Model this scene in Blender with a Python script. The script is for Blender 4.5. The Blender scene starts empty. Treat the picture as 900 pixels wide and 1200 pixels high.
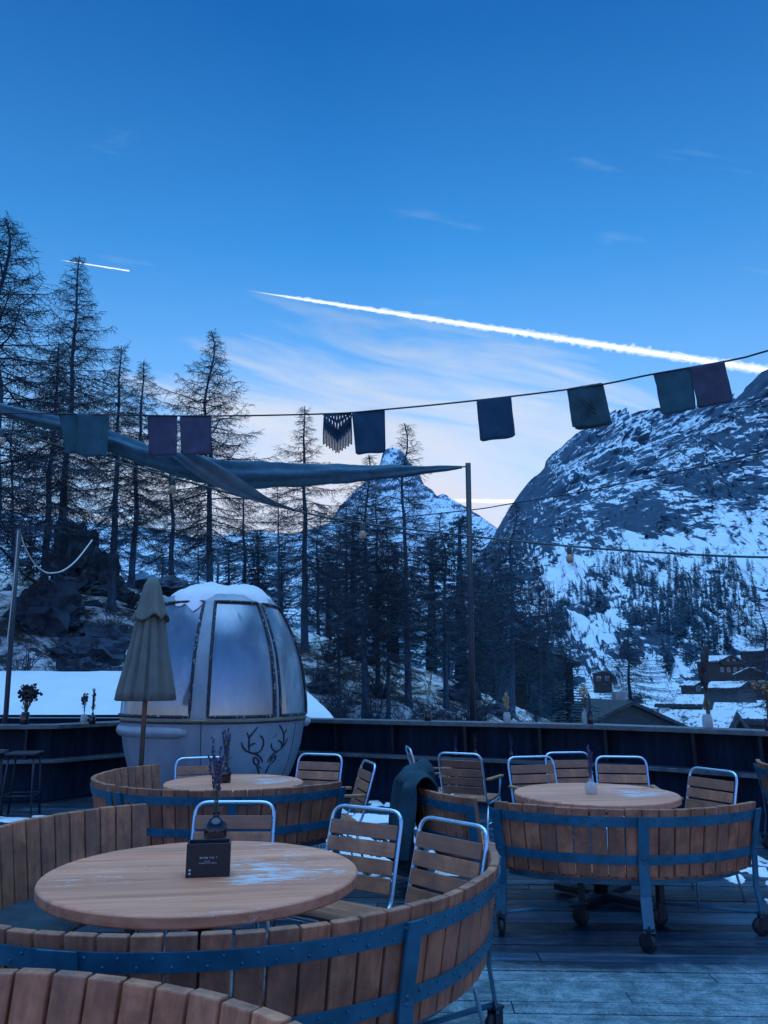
import bpy, bmesh, math, random
from mathutils import Vector, Matrix, noise, Euler
random.seed(7)
R = math.radians; PI = math.pi
S = bpy.context.scene
COL = S.collection

# ------------------------------------------------------------------ camera
FPX, VH, CAMZ = 920.0, 800.0, 1.55          # focal length and horizon, in the 900x1200 picture
TH = math.atan((VH - 600) / FPX)
CT, ST = math.cos(TH), math.sin(TH)
cd = bpy.data.cameras.new('camera'); cam = bpy.data.objects.new('camera', cd); COL.objects.link(cam)
cam.location = (0, 0, CAMZ); cam.rotation_euler = (PI / 2 + TH, 0, 0)
cd.sensor_fit = 'HORIZONTAL'; cd.sensor_width = 36; cd.lens = 36 * FPX / 900
cd.clip_start = 0.05; cd.clip_end = 60000
S.camera = cam

def ray(u, v):
    x = (u - 450) / FPX; y = (600 - v) / FPX
    return (x, CT - y * ST, ST + y * CT)
def at(u, v, Y):
    d = ray(u, v); t = Y / d[1]
    return Vector((d[0] * t, Y, CAMZ + d[2] * t))
def onz(u, v, z):
    d = ray(u, v); t = (z - CAMZ) / d[2]
    return Vector((d[0] * t, d[1] * t, z))
def rnd(a, b): return random.uniform(a, b)
def lerp(a, b, t): return a + (b - a) * t
def interp(tab, x):
    if x <= tab[0][0]: return tab[0][1]
    for (x0, y0), (x1, y1) in zip(tab, tab[1:]):
        if x <= x1: return lerp(y0, y1, (x - x0) / (x1 - x0))
    return tab[-1][1]
def smooth(t):
    t = max(0.0, min(1.0, t)); return t * t * (3 - 2 * t)
def fbm(x, y, z=0, o=5, h=1.0): return noise.fractal(Vector((x, y, z)), h, 2.0, o)

# ------------------------------------------------------------------ mesh helpers
class MB:
    """collects faces of one mesh object"""
    def __init__(s): s.v = []; s.f = []; s.sm = []
    def add(s, vs, fs, smooth_=False):
        n = len(s.v); s.v.extend([tuple(p) for p in vs])
        for f in fs: s.f.append(tuple(i + n for i in f)); s.sm.append(smooth_)
    def box(s, c, size, M=None, taper=None):
        hx, hy, hz = size[0] / 2, size[1] / 2, size[2] / 2
        vs = [Vector((x * hx, y * hy, z * hz)) for z in (-1, 1) for y in (-1, 1) for x in (-1, 1)]
        if taper: vs = [Vector((p.x * (taper if p.z > 0 else 1), p.y * (taper if p.z > 0 else 1), p.z)) for p in vs]
        if M is not None: vs = [M @ p for p in vs]
        c = Vector(c); vs = [p + c for p in vs]
        s.add(vs, [(0, 2, 3, 1), (4, 5, 7, 6), (0, 1, 5, 4), (2, 6, 7, 3), (0, 4, 6, 2), (1, 3, 7, 5)])
    def hexa(s, p):   # 8 points: bottom 4 (ccw), top 4
        s.add(p, [(3, 2, 1, 0), (4, 5, 6, 7), (0, 1, 5, 4), (1, 2, 6, 5), (2, 3, 7, 6), (3, 0, 4, 7)])
    def tube(s, pts, rad, n=8, closed=False, cap=True, smooth_=True, flat=1.0):
        pts = [Vector(p) for p in pts]; m = len(pts)
        if m < 2: return
        rads = rad if isinstance(rad, (list, tuple)) else [rad] * m
        vs = []; up = None
        for i in range(m):
            if closed: t = pts[(i + 1) % m] - pts[i - 1]
            else: t = pts[min(i + 1, m - 1)] - pts[max(i - 1, 0)]
            if t.length < 1e-9: t = Vector((0, 0, 1))
            t.normalize()
            if up is None:
                a = Vector((0, 0, 1)) if abs(t.z) < .9 else Vector((1, 0, 0))
                up = (a - t * a.dot(t)).normalized()
            else:
                up = up - t * up.dot(t)
                up = up.normalized() if up.length > 1e-6 else t.orthogonal().normalized()
            b = t.cross(up)
            for k in range(n):
                a = 2 * PI * k / n
                vs.append(pts[i] + (up * math.cos(a) * flat + b * math.sin(a)) * rads[i])
        fs = []
        for i in range(m if closed else m - 1):
            j = (i + 1) % m
            for k in range(n):
                fs.append((i * n + k, i * n + (k + 1) % n, j * n + (k + 1) % n, j * n + k))
        if cap and not closed:
            fs.append(tuple(range(n - 1, -1, -1))); fs.append(tuple((m - 1) * n + k for k in range(n)))
        s.add(vs, fs, smooth_)
    def lathe(s, prof, n=24, c=(0, 0, 0), smooth_=True, cap=True, fn=None):
        c = Vector(c); vs = []
        for i, (r, z) in enumerate(prof):
            for k in range(n):
                a = 2 * PI * k / n; rr = r * (fn(a, i) if fn else 1)
                vs.append(c + Vector((rr * math.cos(a), rr * math.sin(a), z)))
        fs = []
        for i in range(len(prof) - 1):
            for k in range(n):
                fs.append((i * n + k, i * n + (k + 1) % n, (i + 1) * n + (k + 1) % n, (i + 1) * n + k))
        if cap: fs.append(tuple(range(n - 1, -1, -1))); fs.append(tuple((len(prof) - 1) * n + k for k in range(n)))
        s.add(vs, fs, smooth_)
    def blob(s, c, r, sc=(1, 1, 1), rough=.25, seed=0, sub=2, freq=1.2):
        bm = bmesh.new(); bmesh.ops.create_icosphere(bm, subdivisions=sub, radius=1)
        bm.verts.ensure_lookup_table()
        vs = []
        for v in bm.verts:
            d = v.co.normalized()
            k = 1 + rough * noise.fractal(d * freq + Vector((seed * 3.1, seed * 1.7, seed)), .8, 2, 4)
            vs.append(Vector(c) + Vector((d.x * sc[0], d.y * sc[1], d.z * sc[2])) * r * k)
        s.add(vs, [tuple(v.index for v in f.verts) for f in bm.faces], True); bm.free()
    def build(s, name, mat, parent=None, bevel=0, loc=None, segs=2):
        me = bpy.data.meshes.new(name); me.from_pydata(s.v, [], s.f); me.update()
        me.polygons.foreach_set('use_smooth', s.sm)
        o = bpy.data.objects.new(name, me); COL.objects.link(o)
        if mat is not None: me.materials.append(mat)
        if parent is not None: o.parent = parent
        if loc is not None: o.location = loc
        if bevel:
            b = o.modifiers.new('Bevel', 'BEVEL'); b.width = bevel; b.segments = segs; b.limit_method = 'ANGLE'
            b.angle_limit = R(35)
        return o

def tag(o, label=None, cat=None, group=None, kind=None):
    if label: o['label'] = label
    if cat: o['category'] = cat
    if group: o['group'] = group
    if kind: o['kind'] = kind
    return o
def empty(name, loc=(0, 0, 0), rz=0, label=None, cat=None, group=None):
    o = bpy.data.objects.new(name, None); COL.objects.link(o)
    o.location = loc; o.rotation_euler = (0, 0, rz); o.empty_display_size = .2
    return tag(o, label, cat, group)
def copy_tree(o, parent=None):
    c = o.copy(); COL.objects.link(c)
    if parent is not None: c.parent = parent
    for ch in list(o.children): copy_tree(ch, c)
    return c
def arc_path(pts, r, n=5, closed=False):
    """polyline with rounded corners"""
    pts = [Vector(p) for p in pts]; out = []; m = len(pts)
    for i in range(m):
        if not closed and i in (0, m - 1): out.append(pts[i]); continue
        a, b, c = pts[i - 1], pts[i], pts[(i + 1) % m]
        d0, d1 = (a - b), (c - b)
        rr = min(r, d0.length * .49, d1.length * .49)
        p0 = b + d0.normalized() * rr; p1 = b + d1.normalized() * rr
        for k in range(n + 1):
            t = k / n
            out.append(p0 * (1 - t) ** 2 + b * 2 * t * (1 - t) + p1 * t * t)
    return out

# ------------------------------------------------------------------ materials
def newmat(name):
    m = bpy.data.materials.new(name); m.use_nodes = True
    nt = m.node_tree; nt.nodes.clear()
    out = nt.nodes.new('ShaderNodeOutputMaterial')
    b = nt.nodes.new('ShaderNodeBsdfPrincipled'); nt.links.new(b.outputs[0], out.inputs[0])
    return m, nt, b, out
def N(nt, t, **kw):
    n = nt.nodes.new(t)
    for k, v in kw.items():
        if k in n.inputs.keys() if hasattr(n.inputs, 'keys') else False: n.inputs[k].default_value = v
        else: setattr(n, k, v)
    return n
def ramp(nt, fac, stops, interp_='LINEAR'):
    r = nt.nodes.new('ShaderNodeValToRGB'); r.color_ramp.interpolation = interp_
    el = r.color_ramp.elements
    while len(el) < len(stops): el.new(.5)
    for e, (p, c) in zip(el, stops):
        e.position = p; e.color = (c, c, c, 1) if not isinstance(c, (tuple, list)) else (*c[:3], 1)
    if fac is not None: nt.links.new(fac, r.inputs[0])
    return r
def mapping(nt, scale=(1, 1, 1), rot=(0, 0, 0), coord='Object'):
    tc = nt.nodes.new('ShaderNodeTexCoord'); mp = nt.nodes.new('ShaderNodeMapping')
    mp.inputs['Scale'].default_value = scale; mp.inputs['Rotation'].default_value = rot
    nt.links.new(tc.outputs[coord], mp.inputs[0]); return mp
def noise_tex(nt, vec, scale, detail=6, rough=.6, dist=0, lac=2):
    n = nt.nodes.new('ShaderNodeTexNoise'); n.inputs['Scale'].default_value = scale; n.inputs['Detail'].default_value = detail
    n.inputs['Roughness'].default_value = rough; n.inputs['Distortion'].default_value = dist; n.inputs['Lacunarity'].default_value = lac
    if vec is not None: nt.links.new(vec, n.inputs['Vector'])
    return n
def mix(nt, a, b, fac, mode='MIX'):
    m = nt.nodes.new('ShaderNodeMix'); m.data_type = 'RGBA'; m.blend_type = mode
    for sock, val in ((m.inputs[0], fac), (m.inputs[6], a), (m.inputs[7], b)):
        if hasattr(val, 'is_output'): nt.links.new(val, sock)
        elif isinstance(val, (tuple, list)): sock.default_value = (*val[:3], 1)
        else: sock.default_value = val
    return m.outputs[2]
def math_(nt, op, a, b=None, clamp=False):
    m = nt.nodes.new('ShaderNodeMath'); m.operation = op; m.use_clamp = clamp
    for i, val in enumerate((a, b)):
        if val is None: continue
        if hasattr(val, 'is_output'): nt.links.new(val, m.inputs[i])
        else: m.inputs[i].default_value = val
    return m.outputs[0]
def bump(nt, b, height, strength=.3, dist=.01):
    n = nt.nodes.new('ShaderNodeBump'); n.inputs['Strength'].default_value = strength; n.inputs['Distance'].default_value = dist
    nt.links.new(height, n.inputs['Height']); nt.links.new(n.outputs[0], b.inputs['Normal'])

def mat_plain(name, col, rough=.6, metal=0, var=.25, scale=12, bumps=.15, spec=.5):
    m, nt, b, o = newmat(name)
    mp = mapping(nt); n = noise_tex(nt, mp.outputs[0], scale, 6, .65)
    lo = tuple(c * (1 - var) for c in col); hi = tuple(min(1, c * (1 + var)) for c in col)
    r = ramp(nt, n.outputs[0], [(.3, lo), (.7, hi)]); nt.links.new(r.outputs[0], b.inputs['Base Color'])
    rr = ramp(nt, n.outputs[0], [(.3, max(.02, rough - .1)), (.75, min(1, rough + .12))]); nt.links.new(rr.outputs[0], b.inputs['Roughness'])
    b.inputs['Metallic'].default_value = metal; b.inputs['Specular IOR Level'].default_value = spec
    if bumps: bump(nt, b, n.outputs[0], bumps, .005)
    return m

def mat_wood(name, cols, scale, rough=.55, islands=True, frost=0.0, grain=.35):
    """planks whose grain runs along the axis with the small scale"""
    m, nt, b, o = newmat(name)
    mp = mapping(nt, scale)
    vec = mp.outputs[0]
    if islands:
        g = nt.nodes.new('ShaderNodeNewGeometry'); va = nt.nodes.new('ShaderNodeVectorMath'); va.operation = 'ADD'
        cx = nt.nodes.new('ShaderNodeCombineXYZ'); sc = math_(nt, 'MULTIPLY', g.outputs['Random Per Island'], 57.3)
        for i in range(3): nt.links.new(sc, cx.inputs[i])
        nt.links.new(vec, va.inputs[0]); nt.links.new(cx.outputs[0], va.inputs[1]); vec = va.outputs[0]
    n = noise_tex(nt, vec, 1.0, 8, .62, .6)
    f = noise_tex(nt, vec, 5.0, 4, .7)
    k = math_(nt, 'ADD', math_(nt, 'MULTIPLY', n.outputs[0], .7), math_(nt, 'MULTIPLY', f.outputs[0], .3))
    r = ramp(nt, k, [(.33, cols[0]), (.5, cols[1]), (.68, cols[2])])
    c = r.outputs[0]
    if islands:
        rv = ramp(nt, g.outputs['Random Per Island'], [(0, (.52, .58, .66)), (.2, (1.0, .94, .9)), (.4, (.74, .78, .84)), (.55, (1.12, 1.05, 1.0)), (.75, (.86, .84, .80)), (.9, (1.28, 1.22, 1.15)), (1, (.66, .72, .82))])
        c = mix(nt, c, rv.outputs[0], 1.0, 'MULTIPLY')
        ob = nt.nodes.new('ShaderNodeObjectInfo'); ro = ramp(nt, ob.outputs['Random'], [(0, .85), (1, 1.12)])
        c = mix(nt, c, ro.outputs[0], 1.0, 'MULTIPLY')
    # weathering: grey streaks and dark damp spots
    tc = mapping(nt, (1, 1, 1)); w = noise_tex(nt, tc.outputs[0], 5.5, 6, .7, .4)
    wf = ramp(nt, w.outputs[0], [(.40, 0), (.64, .8)])
    c = mix(nt, c, tuple(x * .5 + .02 for x in cols[0]), wf.outputs[0])
    nt.links.new(c, b.inputs['Base Color'])
    rr = ramp(nt, w.outputs[0], [(.3, rough + .12), (.7, rough - .12)])
    nt.links.new(rr.outputs[0], b.inputs['Roughness'])
    bump(nt, b, k, grain, .004)
    return m

WOOD = ((.27, .09, .042), (.46, .175, .088), (.62, .26, .14))
M = {}
M['stave'] = mat_wood('larch_stave', WOOD, (26, 26, 1.6))
M['slat'] = mat_wood('chair_slat', ((.36, .13, .062), (.50, .19, .095), (.60, .25, .13)), (1.6, 26, 26))
M['armrest'] = mat_wood('oiled_armrest', ((.38, .16, .06), (.55, .25, .09), (.66, .32, .13)), (26, 1.6, 26))
M['post_wood'] = mat_wood('umbrella_pole_wood', ((.08, .05, .035), (.13, .085, .06), (.18, .12, .085)), (26, 26, 1.2))
M['steel'] = mat_plain('painted_blue_steel', (.018, .125, .20), .42, .25, .3, 9, .08)
M['tube'] = mat_plain('galvanised_tube', (.46, .66, .78), .32, .85, .06, 16, .0)
M['black'] = mat_plain('black_rubber', (.012, .013, .018), .55, 0, .3, 20)
M['darkmetal'] = mat_plain('dark_metal', (.02, .026, .036), .5, .3, .3, 14)
M['seal'] = mat_plain('window_rubber', (.02, .022, .03), .5, 0, .6, 30, .4)

def mat_snow(name='snow', lump=.5, scale=3.0, col=(.80, .82, .85)):
    m, nt, b, o = newmat(name)
    mp = mapping(nt); n = noise_tex(nt, mp.outputs[0], scale, 8, .6)
    r = ramp(nt, n.outputs[0], [(.3, tuple(c * .9 for c in col)), (.7, col)]); nt.links.new(r.outputs[0], b.inputs['Base Color'])
    b.inputs['Roughness'].default_value = .75; b.inputs['Specular IOR Level'].default_value = .2
    bump(nt, b, n.outputs[0], lump, .05)
    return m
M['snow'] = mat_snow()

def mat_tabletop():
    m, nt, b, o = newmat('frosted_tabletop')
    mp = mapping(nt, (1, 1, 1), (0, 0, R(-8)))
    # planks 11 cm wide along x: tint per plank
    sx = nt.nodes.new('ShaderNodeSeparateXYZ'); nt.links.new(mp.outputs[0], sx.inputs[0])
    pl = math_(nt, 'FLOOR', math_(nt, 'MULTIPLY', sx.outputs[1], 9.5))
    wn = nt.nodes.new('ShaderNodeTexWhiteNoise'); wn.noise_dimensions = '1D'; nt.links.new(pl, wn.inputs['W'])
    st = nt.nodes.new('ShaderNodeVectorMath'); st.operation = 'MULTIPLY'; nt.links.new(mp.outputs[0], st.inputs[0]); st.inputs[1].default_value = (1.6, 24, 24)
    ad = nt.nodes.new('ShaderNodeVectorMath'); ad.operation = 'ADD'; nt.links.new(st.outputs[0], ad.inputs[0])
    cx = nt.nodes.new('ShaderNodeCombineXYZ'); k7 = math_(nt, 'MULTIPLY', wn.outputs[0], 40.0); nt.links.new(k7, cx.inputs[0]); nt.links.new(k7, cx.inputs[2]); nt.links.new(cx.outputs[0], ad.inputs[1])
    g = noise_tex(nt, ad.outputs[0], 1.0, 8, .62, .5)
    r = ramp(nt, g.outputs[0], [(.3, (.57, .175, .082)), (.5, (.78, .26, .135)), (.7, (.87, .35, .195))])
    tint = ramp(nt, wn.outputs[0], [(0, .82), (1, 1.12)])
    c = mix(nt, r.outputs[0], tint.outputs[0], 1, 'MULTIPLY')
    # ice film: stretched speckled patches, thicker on the +x side
    big = noise_tex(nt, mp.outputs[0], 1.9, 3, .5, .3)
    stv = nt.nodes.new('ShaderNodeVectorMath'); stv.operation = 'MULTIPLY'; nt.links.new(mp.outputs[0], stv.inputs[0]); stv.inputs[1].default_value = (7, 34, 20)
    fine = noise_tex(nt, stv.outputs[0], 1.2, 7, .72, .8)
    def spot(cx_, cy_, rx_, ry_, amp):
        ex = math_(nt, 'DIVIDE', math_(nt, 'SUBTRACT', sx.outputs[0], cx_), rx_); ey = math_(nt, 'DIVIDE', math_(nt, 'SUBTRACT', sx.outputs[1], cy_), ry_)
        return ramp(nt, math_(nt, 'SQRT', math_(nt, 'ADD', math_(nt, 'MULTIPLY', ex, ex), math_(nt, 'MULTIPLY', ey, ey))), [(0, amp), (.55, amp * .75), (1, 0)]).outputs[0]
    px = math_(nt, 'SUBTRACT', math_(nt, 'ADD', spot(.34, .06, .42, .42, .30), spot(.20, -.20, .22, .13, .34)), .10)
    bsum = math_(nt, 'ADD', math_(nt, 'ADD', big.outputs[0], px), math_(nt, 'MULTIPLY', math_(nt, 'SUBTRACT', fine.outputs[0], .5), 2.0))
    ice = ramp(nt, bsum, [(.66, 0), (.76, .5), (.95, .85)])
    c = mix(nt, c, (.74, .74, .76), ice.outputs[0])
    nt.links.new(c, b.inputs['Base Color'])
    rr = ramp(nt, ice.outputs[0], [(0, .5), (.6, .3)]); nt.links.new(rr.outputs[0], b.inputs['Roughness'])
    h = math_(nt, 'ADD', math_(nt, 'MULTIPLY', g.outputs[0], .4), ice.outputs[0])
    bump(nt, b, h, .35, .004)
    return m
M['tabletop'] = mat_tabletop()

def mat_deck():
    m, nt, b, o = newmat('wet_deck_board')
    mp = mapping(nt, (1.2, 30, 30))
    g = nt.nodes.new('ShaderNodeNewGeometry'); va = nt.nodes.new('ShaderNodeVectorMath'); va.operation = 'ADD'
    cx = nt.nodes.new('ShaderNodeCombineXYZ'); sc = math_(nt, 'MULTIPLY', g.outputs['Random Per Island'], 91.7)
    for i in range(3): nt.links.new(sc, cx.inputs[i])
    nt.links.new(mp.outputs[0], va.inputs[0]); nt.links.new(cx.outputs[0], va.inputs[1])
    n = noise_tex(nt, va.outputs[0], 1, 8, .65, .4)
    r = ramp(nt, n.outputs[0], [(.3, (.004, .012, .024)), (.52, (.012, .032, .056)), (.72, (.034, .072, .112))])
    rv = ramp(nt, g.outputs['Random Per Island'], [(0, .45), (.5, 1), (1, 1.9)])
    c = mix(nt, r.outputs[0], rv.outputs[0], 1, 'MULTIPLY')
    tc = mapping(nt, (.9, 2.6, 1)); w = noise_tex(nt, tc.outputs[0], 2.0, 9, .68, .5)
    fr = ramp(nt, w.outputs[0], [(.55, 0), (.72, .28)])
    c = mix(nt, c, (.30, .34, .37), fr.outputs[0])
    # trodden frost lies over the boards of the near corner, up to a ragged line
    ob = mapping(nt, (1, 1, 1)); sy = nt.nodes.new('ShaderNodeSeparateXYZ'); nt.links.new(ob.outputs[0], sy.inputs[0])
    e1 = noise_tex(nt, ob.outputs[0], 1.6, 8, .7, .5); e2 = noise_tex(nt, ob.outputs[0], 5.0, 9, .75, .6); e3 = noise_tex(nt, ob.outputs[0], 70, 6, .8)
    ed = math_(nt, 'ADD', math_(nt, 'SUBTRACT', 4.93, sy.outputs[1]), math_(nt, 'MULTIPLY', math_(nt, 'SUBTRACT', e1.outputs[0], .5), .5))
    on = math_(nt, 'MULTIPLY', ed, 9.0, True)
    pk = math_(nt, 'ADD', math_(nt, 'ADD', math_(nt, 'MULTIPLY', e2.outputs[0], .7), math_(nt, 'MULTIPLY', e3.outputs[0], .6)), math_(nt, 'MULTIPLY', n.outputs[0], .25))
    fcol = ramp(nt, pk, [(.60, (.018, .046, .060)), (.75, (.075, .130, .155)), (.92, (.27, .35, .39))])
    c = mix(nt, c, fcol.outputs[0], on)
    nt.links.new(c, b.inputs['Base Color'])
    b.inputs['Specular IOR Level'].default_value = .28; rr = ramp(nt, w.outputs[0], [(.35, .3), (.6, .7)]); nt.links.new(rr.outputs[0], b.inputs['Roughness'])
    bump(nt, b, n.outputs[0], .4, .006)
    return m
M['deck'] = mat_deck()

def mat_frost():
    m, nt, b, o = newmat('frosted_slab')
    mp = mapping(nt, (1, 1.6, 1)); a = noise_tex(nt, mp.outputs[0], 3.2, 10, .72, .3); f = noise_tex(nt, mp.outputs[0], 120, 8, .8)
    v = nt.nodes.new('ShaderNodeTexVoronoi'); v.inputs['Scale'].default_value = 48; nt.links.new(mp.outputs[0], v.inputs['Vector'])
    k = math_(nt, 'ADD', math_(nt, 'MULTIPLY', a.outputs[0], .55), math_(nt, 'MULTIPLY', f.outputs[0], .45))
    r = ramp(nt, k, [(.38, (.02, .045, .06)), (.5, (.075, .13, .16)), (.62, (.26, .33, .36))])
    nt.links.new(r.outputs[0], b.inputs['Base Color']); b.inputs['Roughness'].default_value = .6
    bump(nt, b, math_(nt, 'ADD', k, math_(nt, 'MULTIPLY', v.outputs['Distance'], .3)), .7, .02)
    return m
M['frost'] = mat_frost()

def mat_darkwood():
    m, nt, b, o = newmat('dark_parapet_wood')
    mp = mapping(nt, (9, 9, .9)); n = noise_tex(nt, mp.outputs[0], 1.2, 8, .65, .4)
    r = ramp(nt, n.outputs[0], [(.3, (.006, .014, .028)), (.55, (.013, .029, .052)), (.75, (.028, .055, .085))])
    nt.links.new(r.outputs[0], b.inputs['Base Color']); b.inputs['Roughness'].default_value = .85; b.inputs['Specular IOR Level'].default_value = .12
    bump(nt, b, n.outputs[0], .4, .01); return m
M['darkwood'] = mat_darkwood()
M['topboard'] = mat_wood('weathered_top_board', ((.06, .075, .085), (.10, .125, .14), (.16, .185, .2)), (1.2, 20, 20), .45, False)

def mat_cloth(name, col, weave=240, var=.2, trans=.25):
    m, nt, b, o = newmat(name)
    mp = mapping(nt); n = noise_tex(nt, mp.outputs[0], 7, 6, .6); w = noise_tex(nt, mp.outputs[0], weave, 2, .5)
    lo = tuple(c * (1 - var) for c in col); hi = tuple(c * (1 + var) for c in col)
    r = ramp(nt, n.outputs[0], [(.3, lo), (.7, hi)]); nt.links.new(r.outputs[0], b.inputs['Base Color'])
    b.inputs['Roughness'].default_value = .9; b.inputs['Specular IOR Level'].default_value = .15
    bump(nt, b, math_(nt, 'ADD', n.outputs[0], math_(nt, 'MULTIPLY', w.outputs[0], .3)), .3, .01)
    if trans:
        t = nt.nodes.new('ShaderNodeBsdfTranslucent'); nt.links.new(r.outputs[0], t.inputs[0])
        mx = nt.nodes.new('ShaderNodeMixShader'); mx.inputs[0].default_value = trans
        nt.links.new(b.outputs[0], mx.inputs[1]); nt.links.new(t.outputs[0], mx.inputs[2]); nt.links.new(mx.outputs[0], o.inputs[0])
    return m
M['canvas'] = mat_cloth('umbrella_canvas', (.14, .16, .145), 180, .12, .05)
M['sail'] = mat_cloth('sail_cloth', (.065, .16, .21), 160, .2, .12)
M['blanket'] = mat_cloth('teal_wool', (.018, .05, .066), 120, .3, 0)
M['sheepskin'] = mat_cloth('grey_felt', (.03, .045, .06), 60, .4, 0)

def mat_glass(name, tint, alpha=.35, rough=.05):
    m, nt, b, o = newmat(name)
    b.inputs['Base Color'].default_value = (*tint, 1); b.inputs['Roughness'].default_value = rough
    t = nt.nodes.new('ShaderNodeBsdfTransparent'); t.inputs[0].default_value = (*[min(1, c * 1.5 + .4) for c in tint], 1)
    mx = nt.nodes.new('ShaderNodeMixShader'); mx.inputs[0].default_value = alpha
    nt.links.new(t.outputs[0], mx.inputs[1]); nt.links.new(b.outputs[0], mx.inputs[2]); nt.links.new(mx.outputs[0], o.inputs[0])
    return m
M['clear_glass'] = mat_glass('clear_glass', (.45, .5, .5), .5)
M['brown_glass'] = mat_plain('brown_bottle_glass', (.016, .012, .02), .08, 0, .1, 5, 0)
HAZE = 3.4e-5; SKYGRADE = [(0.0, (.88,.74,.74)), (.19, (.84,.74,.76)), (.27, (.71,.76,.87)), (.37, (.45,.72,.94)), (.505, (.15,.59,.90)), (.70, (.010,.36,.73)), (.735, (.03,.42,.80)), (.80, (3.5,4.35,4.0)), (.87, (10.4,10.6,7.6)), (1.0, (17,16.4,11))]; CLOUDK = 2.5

# ------------------------------------------------------------------ sky and sun
SUN_AZ = math.atan2(at(500, 600, 1000).x, 1000)       # azimuth from +Y towards +X
SUN_EL = R(4.5)
w = bpy.data.worlds.new('World'); S.world = w; w.use_nodes = True
nt = w.node_tree; nt.nodes.clear()
wo = nt.nodes.new('ShaderNodeOutputWorld'); bg = nt.nodes.new('ShaderNodeBackground'); nt.links.new(bg.outputs[0], wo.inputs[0])
sky = nt.nodes.new('ShaderNodeTexSky'); sky.sky_type = 'NISHITA'; sky.sun_disc = False
sky.sun_elevation = SUN_EL; sky.sun_rotation = SUN_AZ
sky.altitude = 1600; sky.air_density = 1.0; sky.dust_density = .4; sky.ozone_density = 2.0
tc = nt.nodes.new('ShaderNodeTexCoord')
sp = nt.nodes.new('ShaderNodeSeparateXYZ'); nt.links.new(tc.outputs['Generated'], sp.inputs[0])
# elevation grading of the sky colour (cold); unseen zenith boosted to light the terrace
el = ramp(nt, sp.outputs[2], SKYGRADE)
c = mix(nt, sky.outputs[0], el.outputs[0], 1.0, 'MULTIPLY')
# thin streaked clouds: noise drawn out along a slanting direction, densest low in the south-west
yab = math_(nt, 'ADD', math_(nt, 'ABSOLUTE', sp.outputs[1]), .06)
X_ = math_(nt, 'DIVIDE', sp.outputs[0], yab); Z_ = math_(nt, 'DIVIDE', sp.outputs[2], yab)
cv = nt.nodes.new('ShaderNodeCombineXYZ'); nt.links.new(X_, cv.inputs[0]); nt.links.new(Z_, cv.inputs[1])
def cloud_noise(rot, sc, loc, scale, det, dist):
    r_ = nt.nodes.new('ShaderNodeMapping'); nt.links.new(cv.outputs[0], r_.inputs[0]); r_.inputs['Rotation'].default_value = (0, 0, rot)
    s_ = nt.nodes.new('ShaderNodeMapping'); nt.links.new(r_.outputs[0], s_.inputs[0]); s_.inputs['Scale'].default_value = sc; s_.inputs['Location'].default_value = loc
    return noise_tex(nt, s_.outputs[0], scale, det, .6, dist)
n1 = cloud_noise(R(14), (1.3, 7.5, 1), (3.1, .4, 0), 2.6, 10, .7)
n2 = cloud_noise(R(20), (1.0, 2.2, 1), (1.3, 4.0, 0), 2.3, 4, .3)
k = math_(nt, 'SUBTRACT', math_(nt, 'ADD', math_(nt, 'MULTIPLY', n1.outputs[0], 2.1), math_(nt, 'MULTIPLY', n2.outputs[0], .9)), 1.1)
def blobm(cx, cz, rx, rz, stops):
    ex = math_(nt, 'DIVIDE', math_(nt, 'SUBTRACT', X_, cx), rx); ez = math_(nt, 'DIVIDE', math_(nt, 'SUBTRACT', Z_, cz), rz)
    return ramp(nt, math_(nt, 'SQRT', math_(nt, 'ADD', math_(nt, 'MULTIPLY', ex, ex), math_(nt, 'MULTIPLY', ez, ez))), stops).outputs[0]
m1 = blobm(.0, .31, .46, .22, [(0, .84), (.5, .66), (1, 0)])
m2 = blobm(-.25, .22, .6, .14, [(0, .50), (.6, .38), (1, 0)])
m3 = blobm(.36, .68, .26, .13, [(0, .26), (1, 0)])
k = math_(nt, 'ADD', math_(nt, 'ADD', k, m1), math_(nt, 'ADD', m2, m3))
cf = ramp(nt, math_(nt, 'MULTIPLY', k, .5), [(.375, 0), (.475, .28), (.62, .66), (.82, .97)])
fw = ramp(nt, sp.outputs[1], [(.15, 0), (.5, 1)]); cfo = math_(nt, 'MULTIPLY', cf.outputs[0], fw.outputs[0])
cc = ramp(nt, sp.outputs[2], [(.05, (.95, .80, .74)), (.17, (1.18, 1.06, .99)), (.26, (1.06, 1.03, 1.0)), (.37, (.80, .88, .95)), (.46, (.36, .56, .84)), (.57, (.22, .40, .74)), (.7, (.12, .29, .62))])
ccs = mix(nt, cc.outputs[0], (CLOUDK, CLOUDK, CLOUDK), 1.0, 'MULTIPLY')
c = mix(nt, c, ccs, cfo)
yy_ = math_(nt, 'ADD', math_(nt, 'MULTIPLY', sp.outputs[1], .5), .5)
bk = ramp(nt, yy_, [(.30, (.94, .97, 1.38)), (.62, (.81, .94, 1.19)), (.88, (1, 1, 1))])   # unseen sky away from the sunset tinted colder to tune light on facing sides
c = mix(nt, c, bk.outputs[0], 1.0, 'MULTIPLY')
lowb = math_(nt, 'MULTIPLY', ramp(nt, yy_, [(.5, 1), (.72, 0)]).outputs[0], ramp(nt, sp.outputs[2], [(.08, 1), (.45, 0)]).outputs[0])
c = mix(nt, c, mix(nt, c, (.72, .78, 1.0), 1.0, 'MULTIPLY'), lowb)  # low sky behind the camera dimmed to calm light and window reflections
nt.links.new(c, bg.inputs[0]); bg.inputs[1].default_value = .1

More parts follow.
